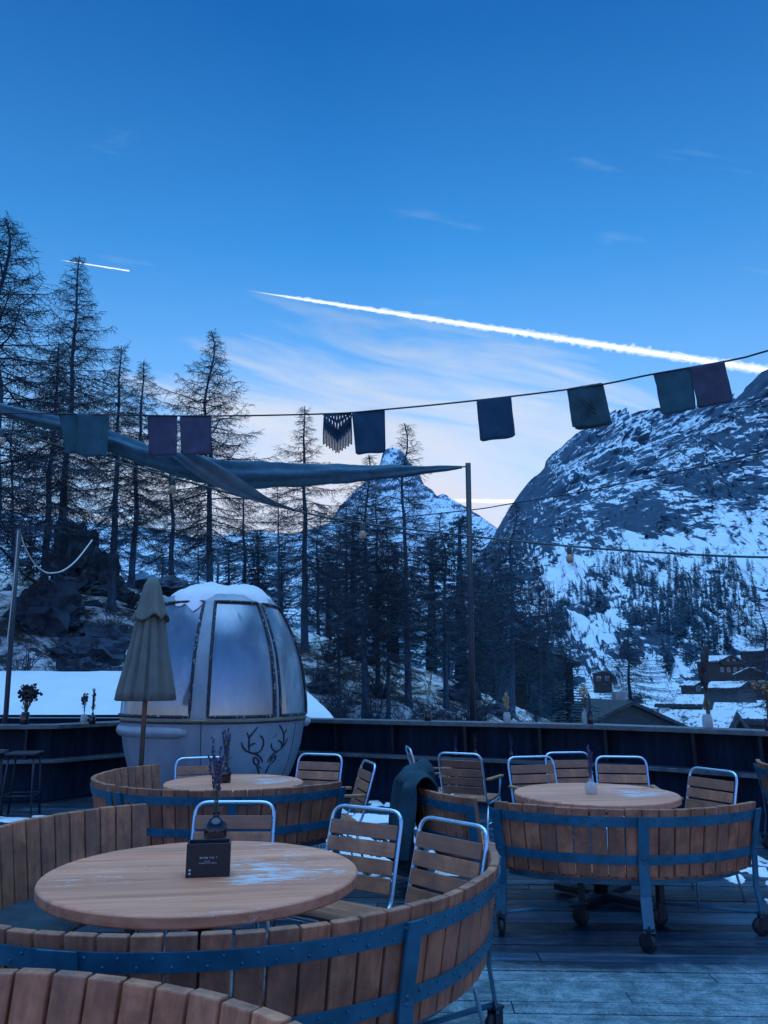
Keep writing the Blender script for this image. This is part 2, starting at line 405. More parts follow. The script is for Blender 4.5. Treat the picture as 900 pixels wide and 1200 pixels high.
sd = bpy.data.lights.new('sun', 'SUN'); so = bpy.data.objects.new('sun', sd); COL.objects.link(so)
sd.energy = 2.4; sd.angle = R(.6); sd.color = (1, .86, .72)
sdir = Vector((math.sin(SUN_AZ) * math.cos(SUN_EL), math.cos(SUN_AZ) * math.cos(SUN_EL), math.sin(SUN_EL)))
so.rotation_euler = sdir.to_track_quat('Z', 'Y').to_euler()

S.view_settings.view_transform = 'Standard'; S.view_settings.look = 'None'
S.view_settings.exposure = 2.0; S.view_settings.gamma = 1
S.render.engine = 'CYCLES'; S.cycles.use_denoising = True
S.cycles.max_bounces = 6; S.cycles.transparent_max_bounces = 12

# ------------------------------------------------------------------ terrain
def grid_obj(name, pts, nu, nv, mat, parent=None, smooth_=True):
    b = MB(); b.v = pts
    b.f = [(j * nu + i, j * nu + i + 1, (j + 1) * nu + i + 1, (j + 1) * nu + i) for j in range(nv - 1) for i in range(nu - 1)]
    b.sm = [smooth_] * len(b.f)
    return b.build(name, mat, parent)

def mat_mountain(name, rock, snow, cover, freq, slope_w=1.1, stretch=(1, 1, 1), bumpd=20.0, n2w=1.0, nw=1.0):
    m, nt, b, o = newmat(name)
    mp = mapping(nt, stretch)
    n = noise_tex(nt, mp.outputs[0], freq, 13, .68, .6)
    n2 = noise_tex(nt, mp.outputs[0], freq * 6, 11, .7, .3)
    g = nt.nodes.new('ShaderNodeNewGeometry'); sx = nt.nodes.new('ShaderNodeSeparateXYZ'); nt.links.new(g.outputs['True Normal'], sx.inputs[0])
    k = math_(nt, 'ADD', math_(nt, 'MULTIPLY', n.outputs[0], nw), math_(nt, 'MULTIPLY', n2.outputs[0], n2w))
    k = math_(nt, 'ADD', k, math_(nt, 'MULTIPLY', sx.outputs[2], slope_w))
    ba = nt.nodes.new('ShaderNodeAttribute'); ba.attribute_name = 'bias'; k = math_(nt, 'ADD', k, ba.outputs['Fac'])
    f = ramp(nt, math_(nt, 'ADD', k, cover), [(.93, 0), (1.0, .5), (1.10, 1)])
    rk = ramp(nt, n2.outputs[0], [(.3, tuple(c * .55 for c in rock)), (.7, tuple(c * 1.5 for c in rock))])
    c = mix(nt, rk.outputs[0], snow, f.outputs[0]); nt.links.new(c, b.inputs['Base Color'])
    b.inputs['Roughness'].default_value = .85; b.inputs['Specular IOR Level'].default_value = .1
    bump(nt, b, math_(nt, 'ADD', n.outputs[0], math_(nt, 'MULTIPLY', n2.outputs[0], .4)), .7, bumpd)
    return m

# --- crest of the bank behind the terrace: picture column -> picture row, at 32 m
CREST = [(-500, 600), (-200, 640), (0, 676), (100, 692), (200, 706), (300, 728), (360, 745), (430, 768), (520, 797), (600, 842), (700, 905), (900, 960), (1400, 1000)]
CY = 32.0
def ground(x, y):
    u = 450 + FPX * (x / max(y, 4.0))
    zc = at(450, interp(CREST, u), CY).z
    zb = -1.6
    if y < CY: z = lerp(zb, zc, smooth((y - 12) / (CY - 12)) ** .9)
    else: z = lerp(zc, min(zc - 9, -9), smooth((y - CY) / 130))
    if y > 9:
        a = min(1, (y - 12) / 6) if y > 12 else 0
        z += a * (.55 * fbm(x * .16, y * .16, 3, 4) + .22 * fbm(x * .7, y * .7, 9, 4))
    return z
ys = [2 * (1.045 ** i) for i in range(60)]; ys = [y for y in ys if y < 11.5]
y = 11.5
while y < 46: ys.append(y); y += .30
while y < 15000: ys.append(y); y *= 1.09
nu = 260; pts = []
for y in ys:
    for i in range(nu):
        x = y * lerp(-1.15, 1.15, i / (nu - 1)); pts.append((x, y, ground(x, y) if y < 1500 else -9))
def mat_bank():
    m, nt, b, o = newmat('snowy_bank')
    mp = mapping(nt); n = noise_tex(nt, mp.outputs[0], .55, 10, .66, .5); f = noise_tex(nt, mp.outputs[0], 3.2, 8, .7, .4)
    g = nt.nodes.new('ShaderNodeNewGeometry'); sx = nt.nodes.new('ShaderNodeSeparateXYZ'); nt.links.new(g.outputs['Normal'], sx.inputs[0])
    k = math_(nt, 'ADD', math_(nt, 'MULTIPLY', n.outputs[0], .65), math_(nt, 'MULTIPLY', f.outputs[0], .55))
    fc = ramp(nt, k, [(.56, 0), (.62, .5), (.70, 1)])
    e = ramp(nt, f.outputs[0], [(.3, (.012, .014, .014)), (.7, (.06, .055, .045))])
    c = mix(nt, e.outputs[0], (.78, .81, .84), fc.outputs[0]); nt.links.new(c, b.inputs['Base Color']); b.inputs['Roughness'].default_value = .85
    bump(nt, b, k, .9, .35); return m
tag(grid_obj('ground', pts, nu, len(ys), mat_bank()), kind='structure')

# --- mountains: (ridge rows, foot rows, distances)
def mountain(name, u0, u1, ridge, foot, R0, R1, nu, nv, mat, amp, seed, pw=1.0, back=.6, zones=(), crag=1.0, rim=.38, rs0=.86, ter=0):
    pts = []; bias = []
    for j in range(nv):
        t = j / (nv - 1) * (1 + back)
        for i in range(nu):
            u = lerp(u0, u1, i / (nu - 1)); r1 = R1(u) if callable(R1) else R1; r0 = R0(u) if callable(R0) else R0
            tt = min(t, 1.0)
            Y = r0 * (r1 / r0) ** tt
            rv_ = interp(ridge, u); wv_ = 70 * (1 - tt) ** .7; ra_ = sum(interp(ridge, u + wv_ * o_ / 4) for o_ in range(-4, 5)) / 9 if wv_ > 1 else rv_
            v = lerp(foot(u) if callable(foot) else foot, ra_, tt ** pw)
            if ter:
                w_ = (v - .7 * ra_ * tt) / 15.0 + 1.3 * fbm(u * .012, v * .018, seed, 4); fr_ = w_ - math.floor(w_); st_ = 1 if fr_ > .62 else fr_ / .62
                v -= (st_ * st_ - fr_) * 15.0 * ter * min(1, tt * 5) * (1 - smooth((tt - .8) / .2)) * (.4 + .9 * abs(fbm(u * .02, v * .03, 3, 3)))
            p = at(u, v, Y); sl = Y / FPX
            if t > 1:
                q = t - 1; Y2 = r1 * (1 + q * 1.0); p = at(u, interp(ridge, u), r1)
                p = Vector((p.x * Y2 / r1, Y2, p.z - (p.z + 10) * min(1, q / back) ** 1.1))
            k = amp * sl * (min(1, tt * 6) * (1 if t <= 1 else .6))
            edge = 1 - (1 - rim) * smooth((tt - rs0) / (1 - rs0))
            q = Vector((u * .011 + seed, v * .016, seed * 2.3))
            d = (noise.ridged_multi_fractal(q, .95, 2.1, 7, 1.0, 2.0) - 1.1)
            d2 = noise.fractal(q * 2.6, .55, 2.1, 7) * 1.3 * crag
            p.z += k * (d * 9 + d2 * 5) * edge
            p.y += k * (d * 26 + d2 * 12) * (0 if t > 1 else 1)
            pts.append(p)
            vv = v + 14 * fbm(u * .03, v * .03, 5, 4); uu = u + 22 * fbm(u * .025, v * .025, 8, 4); z_ = 0
            for (cu, cv_, ru, rv, am) in zones: z_ += am * smooth(1.25 - math.hypot((uu - cu) / ru, (vv - cv_) / rv))
            bias.append(z_)
    o = grid_obj(name, pts, nu, nv, mat); at_ = o.data.attributes.new('bias', 'FLOAT', 'POINT'); at_.data.foreach_set('value', bias)
    return tag(o, kind='structure')

RIDGE_R = [(470, 790), (520, 720), (560, 655), (575, 632), (583, 622), (592, 604), (601, 589), (607, 580), (613, 572), (620, 566), (628, 559), (636, 550), (639, 545), (641, 538), (646, 532), (651, 528), (660, 522), (669, 517), (677, 511), (685, 507), (698, 501), (711, 496), (726, 489), (749, 481), (770, 477), (794, 477), (821, 474), (858, 473), (960, 440), (1100, 380), (1400, 340), (1800, 360)]
def surf_right(u, v):
    r0, r1 = R0R(u), 2800.0; f = 842.0; rv = interp(RIDGE_R, u)
    t = max(0, min(1, (v - f) / (rv - f))) ; t = t ** (1 / .9)
    return at(u, v, r0 * (r1 / r0) ** t)
def R0R(u): return interp([(470, 420), (600, 300), (760, 210), (900, 190)], u)
ZR = [(805, 585, 120, 48, -.24), (640, 610, 42, 40, -.16), (620, 565, 26, 34, -.15), (745, 545, 50, 16, -.12), (855, 478, 45, 26, -.2), (800, 520, 44, 16, -.14), (740, 600, 60, 26, -.18), (690, 700, 34, 26, -.2), (600, 700, 40, 80, -.2), (730, 505, 62, 18, .16), (680, 575, 40, 10, .12), (655, 670, 40, 28, .26), (760, 640, 50, 12, .2), (735, 780, 90, 36, .16), (850, 730, 70, 24, .12), (860, 640, 60, 12, .15), (690, 740, 30, 30, .15), (840, 800, 70, 40, -.12), (700, 770, 40, 30, -.1), (780, 760, 60, 14, -.12)]
mountain('mountain_slope', 470, 1800, RIDGE_R, 842.0, R0R, 2800.0, 560, 330,
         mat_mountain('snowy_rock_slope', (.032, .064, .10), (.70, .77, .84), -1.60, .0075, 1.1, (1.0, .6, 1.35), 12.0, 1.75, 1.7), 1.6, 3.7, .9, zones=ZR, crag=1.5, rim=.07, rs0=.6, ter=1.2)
RIDGE_N = [(640, 600), (690, 572), (730, 556), (760, 541), (785, 524), (800, 512), (818, 503), (832, 491), (846, 484), (856, 474), (862, 462), (868, 456), (874, 447), (880, 444), (886, 439), (893, 437), (900, 434), (930, 420), (960, 398), (1100, 340), (1400, 300), (1800, 330)]
mountain('mountain_slope', 650, 1800, RIDGE_N, 705.0, 760.0, 1750.0, 460, 150,
         mat_mountain('dark_crag', (.030, .058, .092), (.70, .77, .84), -1.65, .0085, 1.1, (1.0, .6, 1.2), 12.0, 1.75, 1.7), 1.6, 13.7, .9, back=.3, zones=[(815, 585, 120, 40, -.16), (760, 565, 50, 14, .06), (860, 500, 40, 12, .10), (880, 455, 34, 14, -.12), (720, 640, 40, 20, .2), (800, 645, 60, 10, .15)], crag=1.6, rim=.22, ter=1.2)
RIDGE_M = [(250, 690), (300, 655), (340, 634), (370, 622), (385, 612), (395, 598), (405, 585), (418, 572), (432, 560), (441, 553), (445, 543), (447, 535), (449, 528), (453, 525), (460, 523), (467, 526), (473, 531), (479, 540), (486, 547), (492, 556), (497, 567), (506, 573), (512, 580), (520, 577), (530, 584), (545, 592), (560, 602), (572, 610), (584, 619), (620, 640), (700, 690)]
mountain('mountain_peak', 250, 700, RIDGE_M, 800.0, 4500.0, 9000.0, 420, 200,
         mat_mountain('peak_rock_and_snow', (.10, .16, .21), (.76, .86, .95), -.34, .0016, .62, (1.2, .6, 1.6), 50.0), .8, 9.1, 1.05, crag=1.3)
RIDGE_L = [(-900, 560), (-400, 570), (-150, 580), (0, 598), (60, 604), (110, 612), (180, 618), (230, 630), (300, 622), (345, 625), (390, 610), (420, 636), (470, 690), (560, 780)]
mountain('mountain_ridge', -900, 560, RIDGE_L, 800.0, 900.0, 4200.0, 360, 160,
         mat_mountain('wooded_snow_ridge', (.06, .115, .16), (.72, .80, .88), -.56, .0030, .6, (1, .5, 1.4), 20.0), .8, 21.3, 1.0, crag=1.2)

# ------------------------------------------------------------------ trees
def mat_bark(name, col):
    m, nt, b, o = newmat(name); mp = mapping(nt, (7, 7, 1.6)); n = noise_tex(nt, mp.outputs[0], 1.5, 8, .7, .5)
    r = ramp(nt, n.outputs[0], [(.35, tuple(c * .5 for c in col)), (.7, tuple(c * 1.5 for c in col))]); nt.links.new(r.outputs[0], b.inputs['Base Color'])
    b.inputs['Roughness'].default_value = .95; b.inputs['Specular IOR Level'].default_value = .1; bump(nt, b, n.outputs[0], .8, .05); return m
def mat_leaf(name, lo, hi):
    m, nt, b, o = newmat(name); g = nt.nodes.new('ShaderNodeNewGeometry'); oi = nt.nodes.new('ShaderNodeObjectInfo')
    r = ramp(nt, g.outputs['Random Per Island'], [(0, lo), (1, hi)]); rr = ramp(nt, oi.outputs['Random'], [(0, .75), (1, 1.2)])
    nt.links.new(mix(nt, r.outputs[0], rr.outputs[0], 1, 'MULTIPLY'), b.inputs['Base Color']); b.inputs['Roughness'].default_value = .8; b.inputs['Specular IOR Level'].default_value = .15; return m
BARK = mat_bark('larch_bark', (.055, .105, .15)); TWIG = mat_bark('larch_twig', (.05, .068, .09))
HZ = None
def haze_box(dens):
    mb = MB(); x0, x1, y0, y1, z0, z1 = -17500, 17500, -40, 15500, -15.0, 2950
    mb.hexa([(x0, y0, z0), (x1, y0, z0), (x1, y1, z0), (x0, y1, z0), (x0, y0, z1), (x1, y0, z1), (x1, y1, z1), (x0, y1, z1)])
    m = bpy.data.materials.new('thin_air'); m.use_nodes = True; n_ = m.node_tree; n_.nodes.clear(); o = n_.nodes.new('ShaderNodeOutputMaterial'); v = n_.nodes.new('ShaderNodeVolumePrincipled')
    v.inputs['Color'].default_value = (.22, .58, 1.0, 1); v.inputs['Density'].default_value = dens; v.inputs['Anisotropy'].default_value = 0
    n_.links.new(v.outputs[0], o.inputs['Volume']); tag(mb.build('haze', m), kind='stuff')
if HAZE: haze_box(HAZE)
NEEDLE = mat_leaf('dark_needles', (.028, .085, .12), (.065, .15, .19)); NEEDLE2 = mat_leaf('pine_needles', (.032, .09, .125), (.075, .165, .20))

def vtube(mb, pts, r0, r1):
    """three sided twig"""
    m = len(pts); n0 = len(mb.v)
    for i, p in enumerate(pts):
        t = (pts[min(i + 1, m - 1)] - pts[max(i - 1, 0)]); a = t.orthogonal().normalized(); b_ = t.normalized().cross(a); r = r0 + (r1 - r0) * i / (m - 1)
        for cs, sn in ((1, 0), (-.5, .866), (-.5, -.866)): q = p + a * (cs * r) + b_ * (sn * r); mb.v.append((q.x, q.y, q.z))
    for i in range(m - 1):
        for k in range(3):
            a0 = n0 + i * 3 + k; a1 = n0 + i * 3 + (k + 1) % 3
            mb.f.append((a0, a1, a1 + 3, a0 + 3)); mb.sm.append(False)

def larch_proto(seed, H=15.0, nb=74, Lmax=2.6, first=.22, droop=.5, dens=1.0, wander=.25, trunk_r=.19):
    rs = random.Random(seed); u = rs.uniform
    tr = MB(); n = 22
    ax = [Vector((wander * noise.noise(Vector((seed, i * .22, 0))) * (i / n), wander * noise.noise(Vector((0, i * .22, seed))) * (i / n), H * i / n - (.6 if i == 0 else 0))) for i in range(n + 1)]
    tr.tube(ax, [trunk_r * (1 - .93 * (i / n) ** .85) + .01 + (.10 if i == 0 else 0) for i in range(n + 1)], 9)
    cr = MB()
    def axis(z):
        f = max(0, min(n - 1e-4, z / H * n)); i = int(f); return ax[i].lerp(ax[i + 1], f - i)
    for k in range(nb):
        t = first + (1 - first) * ((k + u(0, 1)) / nb) ** .92
        t = min(t, .985); z = t * H; base = axis(z)
        az = k * 2.4 + u(-.5, .5)
        q = (t - first) / (1 - first)
        L = Lmax * (1 - q) ** .5 * min(1, (1 - q) * 2.2 + .04) * u(.6, 1.15) + .14
        if q < .22: L *= u(.35, .95)
        if rs.random() < .12: L *= 1.4
        pitch = lerp(-.18, .75, q ** 1.6) + u(-.15, .15)
        m = 8; p = base.copy(); pts = [p.copy()]; dirh = Vector((math.cos(az), math.sin(az), 0)); side = Vector((-dirh.y, dirh.x, 0)); bend = u(-.25, .25)
        for i in range(1, m + 1):
            s = i / m; ang = pitch - droop * math.sin(s * 2.2) * (1 - .5 * q) + (.75 * max(0, s - .5) * 1.6)
            d = dirh * math.cos(ang) + Vector((0, 0, math.sin(ang))) + side * bend * s + Vector((u(-.09, .09), u(-.09, .09), u(-.08, .08)))
            p = p + d.normalized() * (L / m); pts.append(p.copy())
        rb = .008 + .012 * L / 2.6
        vtube(cr, pts, rb * 1.6, .005)
        ns = int(L / .065 * dens) + 4
        for j in range(ns):
            s = lerp(.12, 1.0, (j + u(0, 1)) / ns); f = min(m - 1e-3, s * m); i = int(f); b0 = pts[i].lerp(pts[i + 1], f - i)
            ax_ = (pts[i + 1] - pts[i]).normalized(); sd = ax_.cross(Vector((0, 0, 1)))
            if sd.length < .1: sd = side.copy()
            sd.normalize(); sg = 1 if j % 2 else -1
            l2 = (.26 + .72 * (1 - s) ** .8 * L / 2.6) * u(.5, 1.2)
            d = ax_ * u(.25, .8) + sd * sg * u(.5, 1.0) + Vector((0, 0, u(-.95, .15)))
            d.normalize(); q0 = b0; tp = [b0.copy()]
            for e in range(3):
                d = (d + Vector((u(-.2, .2), u(-.2, .2), u(-.28, .1)))).normalized(); q0 = q0 + d * l2 / 3; tp.append(q0.copy())
            vtube(cr, tp, .0075, .004)
            for e in range(int(l2 / .11) + 1):
                i2 = rs.randrange(0, 3); c0 = tp[i2].lerp(tp[i2 + 1], u(0, 1)); dd = (d * .5 + Vector((u(-1, 1), u(-1, 1), u(-.9, .4)))).normalized()
                vtube(cr, [c0, c0 + dd * u(.06, .2)], .006, .004)
    return tr, cr, H

def spruce_proto(seed, H=12.0, rad=2.2, layers=34, first=.06, thin=1.0, slim=1.0):
    rs = random.Random(seed); u = rs.uniform
    tr = MB(); tr.tube([(0, 0, -.5), (0, 0, H * .5), (0, 0, H * .99)], [.2, .12, .015], 8)
    cr = MB()
    for k in range(layers):
        t = first + (1 - first) * (k / layers); z = t * H; q = (t - first) / (1 - first)
        Lr = rad * (1 - q) ** .85 * slim + .1; nb = int(lerp(13, 5, q) * thin)
        for b in range(nb):
            az = b * 2 * PI / nb + k * 1.3 + u(-.3, .3); L = Lr * u(.6, 1.12); dh = Vector((math.cos(az), math.sin(az), 0)); sd = Vector((-dh.y, dh.x, 0))
            pts = []; m = 5; up = lerp(-.05, .6, q)
            for i in range(m + 1):
                s = i / m; pts.append(Vector((0, 0, z)) + dh * L * s + Vector((0, 0, L * (up * s - .42 * s * s + .18 * s ** 4))) + sd * L * .08 * math.sin(s * 3 + b))
            vtube(cr, pts, .022, .006)
            for j in range(int(L / .085) + 4):
                s = u(.08, 1.0); f = min(m - 1e-3, s * m); i = int(f); p = pts[i].lerp(pts[i + 1], f - i)
                ln = u(.22, .5) * (1 - .45 * s); sg = rs.choice((-1, 1)); d = (dh * u(.2, .8) + sd * sg * u(.25, 1) + Vector((0, 0, u(-.75, .05)))).normalized(); wv = d.cross(Vector((u(-1, 1), u(-1, 1), 1))).normalized() * u(.025, .05)
                cr.add([p - wv * .5, p + wv * .5, p + d * ln * .6 + wv, p + d * ln, p + d * ln * .6 - wv], [(0, 1, 2, 3, 4)])
    return tr, cr, H

def pine_proto(seed, H=13.0, rad=1.9, nb=110, first=.12):
    rs = random.Random(seed); u = rs.uniform
    tr = MB(); tr.tube([(0, 0, -.5), (.06, 0, H * .5), (0, .05, H * .97)], [.22, .15, .03], 8)
    cr = MB()
    for k in range(nb):
        t = first + (1 - first) * (k / nb) ** .9; q = (t - first) / (1 - first); z = t * H
        env = rad * (math.sin(PI * min(1, .12 + q * .93)) ** .6) * (1.0 if q < .6 else 1.0 - .35 * (q - .6) / .4)
        L = env * u(.5, 1.1) + .15; az = k * 2.4 + u(-.4, .4); dh = Vector((math.cos(az), math.sin(az), 0)); ang = lerp(.0, 1.0, q) + u(-.2, .25)
        pts = [Vector((0, 0, z)) + dh * (L * s * math.cos(ang * s)) + Vector((0, 0, L * s * math.sin(ang) * s - .12 * L * s + .3 * L * max(0, s - .6))) for s in (0, .25, .5, .75, 1)]
        vtube(cr, pts, .035, .01)
        for j in range(int(L / .20) + 3):
            s = u(.3, 1.03); f = min(3.999, s * 4); i = int(f); p = pts[i].lerp(pts[i + 1], f - i) + Vector((u(-.18, .18), u(-.18, .18), u(-.12, .16))); cl = u(.16, .30)
            for e in range(15):
                d = Vector((u(-1, 1), u(-1, 1), u(-.45, 1.15))).normalized(); wv = d.orthogonal().normalized() * u(.012, .022)
                cr.add([p - wv, p + wv, p + d * cl * u(.7, 1.1)], [(0, 1, 2)])
    return tr, cr, H

def realize(kind, proto, needle, barkm):
    tr, cr, H = proto
    root = empty(kind); tr.build('trunk', barkm, root); cr.build('crown', needle, root)
    root['H'] = H; return root
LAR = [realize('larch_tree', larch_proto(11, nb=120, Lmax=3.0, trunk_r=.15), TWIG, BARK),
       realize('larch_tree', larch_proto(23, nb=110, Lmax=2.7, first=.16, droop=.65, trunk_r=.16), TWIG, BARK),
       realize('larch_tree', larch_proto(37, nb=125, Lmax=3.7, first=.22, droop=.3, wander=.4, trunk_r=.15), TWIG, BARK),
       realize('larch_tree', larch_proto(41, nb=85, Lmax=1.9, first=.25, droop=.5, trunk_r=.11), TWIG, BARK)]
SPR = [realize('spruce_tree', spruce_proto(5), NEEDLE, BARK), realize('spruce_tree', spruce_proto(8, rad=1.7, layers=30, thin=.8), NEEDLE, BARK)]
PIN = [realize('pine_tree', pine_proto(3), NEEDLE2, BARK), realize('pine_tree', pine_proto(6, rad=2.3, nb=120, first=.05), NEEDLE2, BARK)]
used = set()
def plant(protos, i, ut, vt, ub, Y, label, group, cat, wide=1.0, zb=None):
    src = protos[i]
    if src.name in used: o = copy_tree(src)
    else: o = src; used.add(src.name)
    top = at(ut, vt, Y); bx = at(ub, 780, Y).x
    z = ground(bx, Y) - .15 if zb is None else zb
    base = Vector((bx, Y, z)); ax = top - base; h = ax.length; H = src['H']
    o.location = base; o.scale = (h / H * wide, h / H * wide, h / H)
    q = Vector((0, 0, 1)).rotation_difference(ax.normalized()) @ Euler((0, 0, rnd(0, 6.28))).to_quaternion()
    o.rotation_euler = q.to_euler()
    return tag(o, label, cat, group)
GL = 'bare larches on the bank'
LARCHES = [  # proto, top u, v, base u, distance, wide, label
 (2, 3, 258, -14, 22, 1.05, 'tall bare larch cut by the left edge, its tip level with the short contrail'),
 (0, 94, 300, 60, 27, .80, 'tallest full bare larch, with its tip just under the short contrail and a leaning trunk'),
 (1, 70, 402, 44, 24, .95, 'leaning bare larch whose trunk rises in front of the round boulder'),
 (1, 141, 405, 126, 26, .95, 'bare larch whose leaning trunk meets the snow just left of the closed parasol'),
 (0, 168, 424, 148, 33, .95, 'bare larch standing close behind the right side of the parasol top'),
 (2, 245, 388, 243, 28, .86, 'broad bare larch with long upswept limbs straight above the gondola cabin'),
 (1, 356, 476, 357, 27, 1.0, 'straight bare larch rising from the snow bank right of the gondola cabin'),
 (2, 430, 532, 428, 22, .95, 'thick trunked bare larch standing in front of the left flank of the peak'),
 (3, 471, 496, 479, 24, 1.1, 'slim bare larch whose tip overlaps the pointed summit'),
 (3, 455, 600, 455, 22.5, 1.0, 'thin bare larch between the thick trunk and the summit larch'),
 (3, 600, 588, 598, 32, 1.3, 'slim bare larch in front of the left foot of the great slope'),
 (3, 13, 470, 8, 36, .9, 'thin bare larch behind the rope pole at far left'),
 (3, 326, 560, 327, 40, .9, 'thin bare larch between the gondola larch and its right neighbour'),
 (1, 556, 640, 549, 27, .9, 'bare larch right behind the tall sail mast'),
 (3, 232, 590, 230, 38, .8, 'thin short larch just left of the broad larch over the cabin'),
 (3, 395, 620, 398, 24, 1.0, 'spindly larch in the thicket left of the thick trunk'),
 (3, 630, 650, 632, 44, .9, 'thin larch left of the dark spruce near the chalet'),
 (1, 405, 590, 407, 52, 1.2, 'feathery larch in the back row below the left flank of the peak'),
 (3, 520, 600, 522, 25, 1.3, 'feathery larch in the back row left of the broad pine'),
 (3, 442, 580, 443, 25, 1.2, 'feathery thin larch directly right of the thick trunk'),
 (1, 585, 640, 588, 58, 1.3, 'feathery larch in the back row right of the mast'),
 (3, 372, 600, 373, 46, 1.3, 'feathery thin larch right of the straight larch beside the cabin'),
 (1, 640, 690, 642, 66, 1.2, 'feathery larch in the back row above the hidden chalet'),
 (1, 200, 500, 200, 44, 1.1, 'feathery larch in the back row left of the broad larch'),
 (1, 285, 560, 286, 46, 1.1, 'feathery larch in the back row right of the broad larch'),
 (3, 578, 640, 580, 46, .8, 'thin larch between the sail mast and the slim larch by the slope'),
]
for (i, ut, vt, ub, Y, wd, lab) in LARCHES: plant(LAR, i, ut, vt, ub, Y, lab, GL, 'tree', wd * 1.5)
GP = 'dark pines in the thicket'
for (i, ut, vt, ub, Y, wd, lab) in [
 (1, 540, 605, 540, 44, 1.1, 'broad dark pine left of the sail mast'),
 (0, 505, 630, 505, 47, 1.2, 'dark pine under the right shoulder of the peak'),
 (1, 415, 604, 412, 50, 1.0, 'dark pine behind the thick larch trunk'),
 (0, 385, 640, 386, 46, .85, 'narrow dark pine at the left end of the thicket'),
 (0, 462, 640, 463, 50, 1.1, 'dark pine below the pointed summit'),
 (1, 578, 712, 579, 42, .7, 'low dark pine right of the sail mast'),
 (0, 618, 735, 620, 52, .7, 'dark pine in front of the hidden chalet'),
 
 
 (0, 562, 668, 563, 50, .7, 'dense pine directly behind the mast'),
 (1, 645, 762, 646, 56, .7, 'dense pine above the eaves of the hidden chalet'),
 (1, 525, 720, 524, 40, .95, 'low bushy pine at the foot of the broad pine')]:
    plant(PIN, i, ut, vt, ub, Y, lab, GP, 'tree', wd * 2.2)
GS = 'dark spruces around the terrace'
for (i, ut, vt, ub, Y, wd, lab) in [
 (0, 663, 752, 664, 44, 1.7, 'dark spruce standing right of the hidden chalet, its tip below the cable lamp'),
 (0, 302, 618, 303, 45, 1.25, 'dense dark spruce behind the right shoulder of the gondola cabin'),
 (1, 330, 640, 330, 48, 1.1, 'dark spruce right beside the dense spruce over the cabin'),
 (1, 268, 632, 268, 50, 1.2, 'dark spruce directly behind the snow cap of the cabin'),
 (1, 12, 590, 12, 44, .9, 'slim dark spruce behind the rope pole'),
 (1, 34, 602, 34, 46, .9, 'slim dark spruce left of the boulders'),
 (0, 590, 785, 591, 38, 1.2, 'low dark spruce just behind the parapet, right of the mast'),
 (0, 625, 800, 626, 36, 1.2, 'low dark spruce just behind the parapet below the hidden chalet'),
 (1, 190, 640, 190, 48, 1.1, 'dark spruce behind the parasol top')]:
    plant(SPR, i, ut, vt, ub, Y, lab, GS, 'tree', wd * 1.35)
# solitary tree by the near roof, and the trees below the great slope
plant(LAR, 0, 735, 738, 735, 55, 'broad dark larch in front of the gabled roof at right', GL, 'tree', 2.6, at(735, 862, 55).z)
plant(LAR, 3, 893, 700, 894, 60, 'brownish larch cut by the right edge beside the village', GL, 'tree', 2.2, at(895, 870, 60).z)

def mini_conifer(mb, base, h, r, rs, n=46):
    """narrow fuzzy far-off conifer: stem and many drooping sprays"""
    mb.tube([base, base + Vector((0, 0, h * .5)), base + Vector((0, 0, h))], [h * .02, h * .013, h * .003], 3, cap=False, smooth_=False)
    for k in range(n):
        t = (k + rs.random()) / n; z = h * (.08 + .92 * t); L = r * ((1 - t) ** .7) * rs.uniform(.5, 1.3) + h * .012; a = k * 2.4 + rs.uniform(-.4, .4)
        d = Vector((math.cos(a), math.sin(a), rs.uniform(-.45, .15))); w_ = Vector((-d.y, d.x, rs.uniform(-.8, .8))) * (L * .22 + h * .012)
        p = base + Vector((0, 0, z)); mb.add([p - w_ * .5 + Vector((0, 0, h * .03)), p + d * L * .6 - w_, p + d * L, p + d * L * .6 + w_], [(0, 1, 2, 3)])
rs = random.Random(99); FARNEEDLE = mat_leaf('far_needles', (.02, .058, .085), (.05, .105, .14))
WOODS = [('forest', 688, 764, 653, 694, 150), ('forest', 762, 884, 655, 724, 330), ('forest', 724, 832, 694, 750, 330), ('forest', 660, 712, 690, 726, 70), ('forest', 641, 674, 708, 750, 80), ('forest', 590, 650, 640, 800, 140), ('forest', 845, 900, 690, 745, 60), ('forest', 700, 900, 700, 760, 70)]
for (nm, u0, u1, v0, v1, n) in WOODS:
    mb = MB(); c = 0; tries = 0
    while c < n and tries < 20000:
        tries += 1
        u_, v_ = rs.uniform(u0, u1), rs.uniform(v0, v1)
        du = (u_ - (u0 + u1) / 2) / ((u1 - u0) / 2); dv = (v_ - (v0 + v1) / 2) / ((v1 - v0) / 2)
        if du * du + dv * dv + .9 * noise.fractal(Vector((u_ * .05, v_ * .05, 4)), 1, 2, 3) > .95: continue
        p = surf_right(u_, v_); h = rs.uniform(7, 13) * (p.y / 500) ** .25
        mini_conifer(mb, p - Vector((0, 0, 1.5)), h, h * rs.uniform(.16, .24), rs); c += 1
    tag(mb.build(nm, FARNEEDLE), kind='stuff')
mb = MB(); mini_conifer(mb, Vector((0, 0, 0)), 10, 2.0, rs); first = mb.build('conifer', FARNEEDLE)
LONE = []
for k in range(34):
    u_ = rs.uniform(770, 865); v_ = 788 - (u_ - 770) * .42 + rs.uniform(-12, 8); LONE.append((u_, v_, rs.uniform(7, 12)))
for k in range(20): LONE.append((rs.uniform(640, 900), rs.uniform(735, 800), rs.uniform(6, 10)))
for k in range(12): LONE.append((rs.uniform(850, 900), rs.uniform(735, 765), rs.uniform(5, 9)))
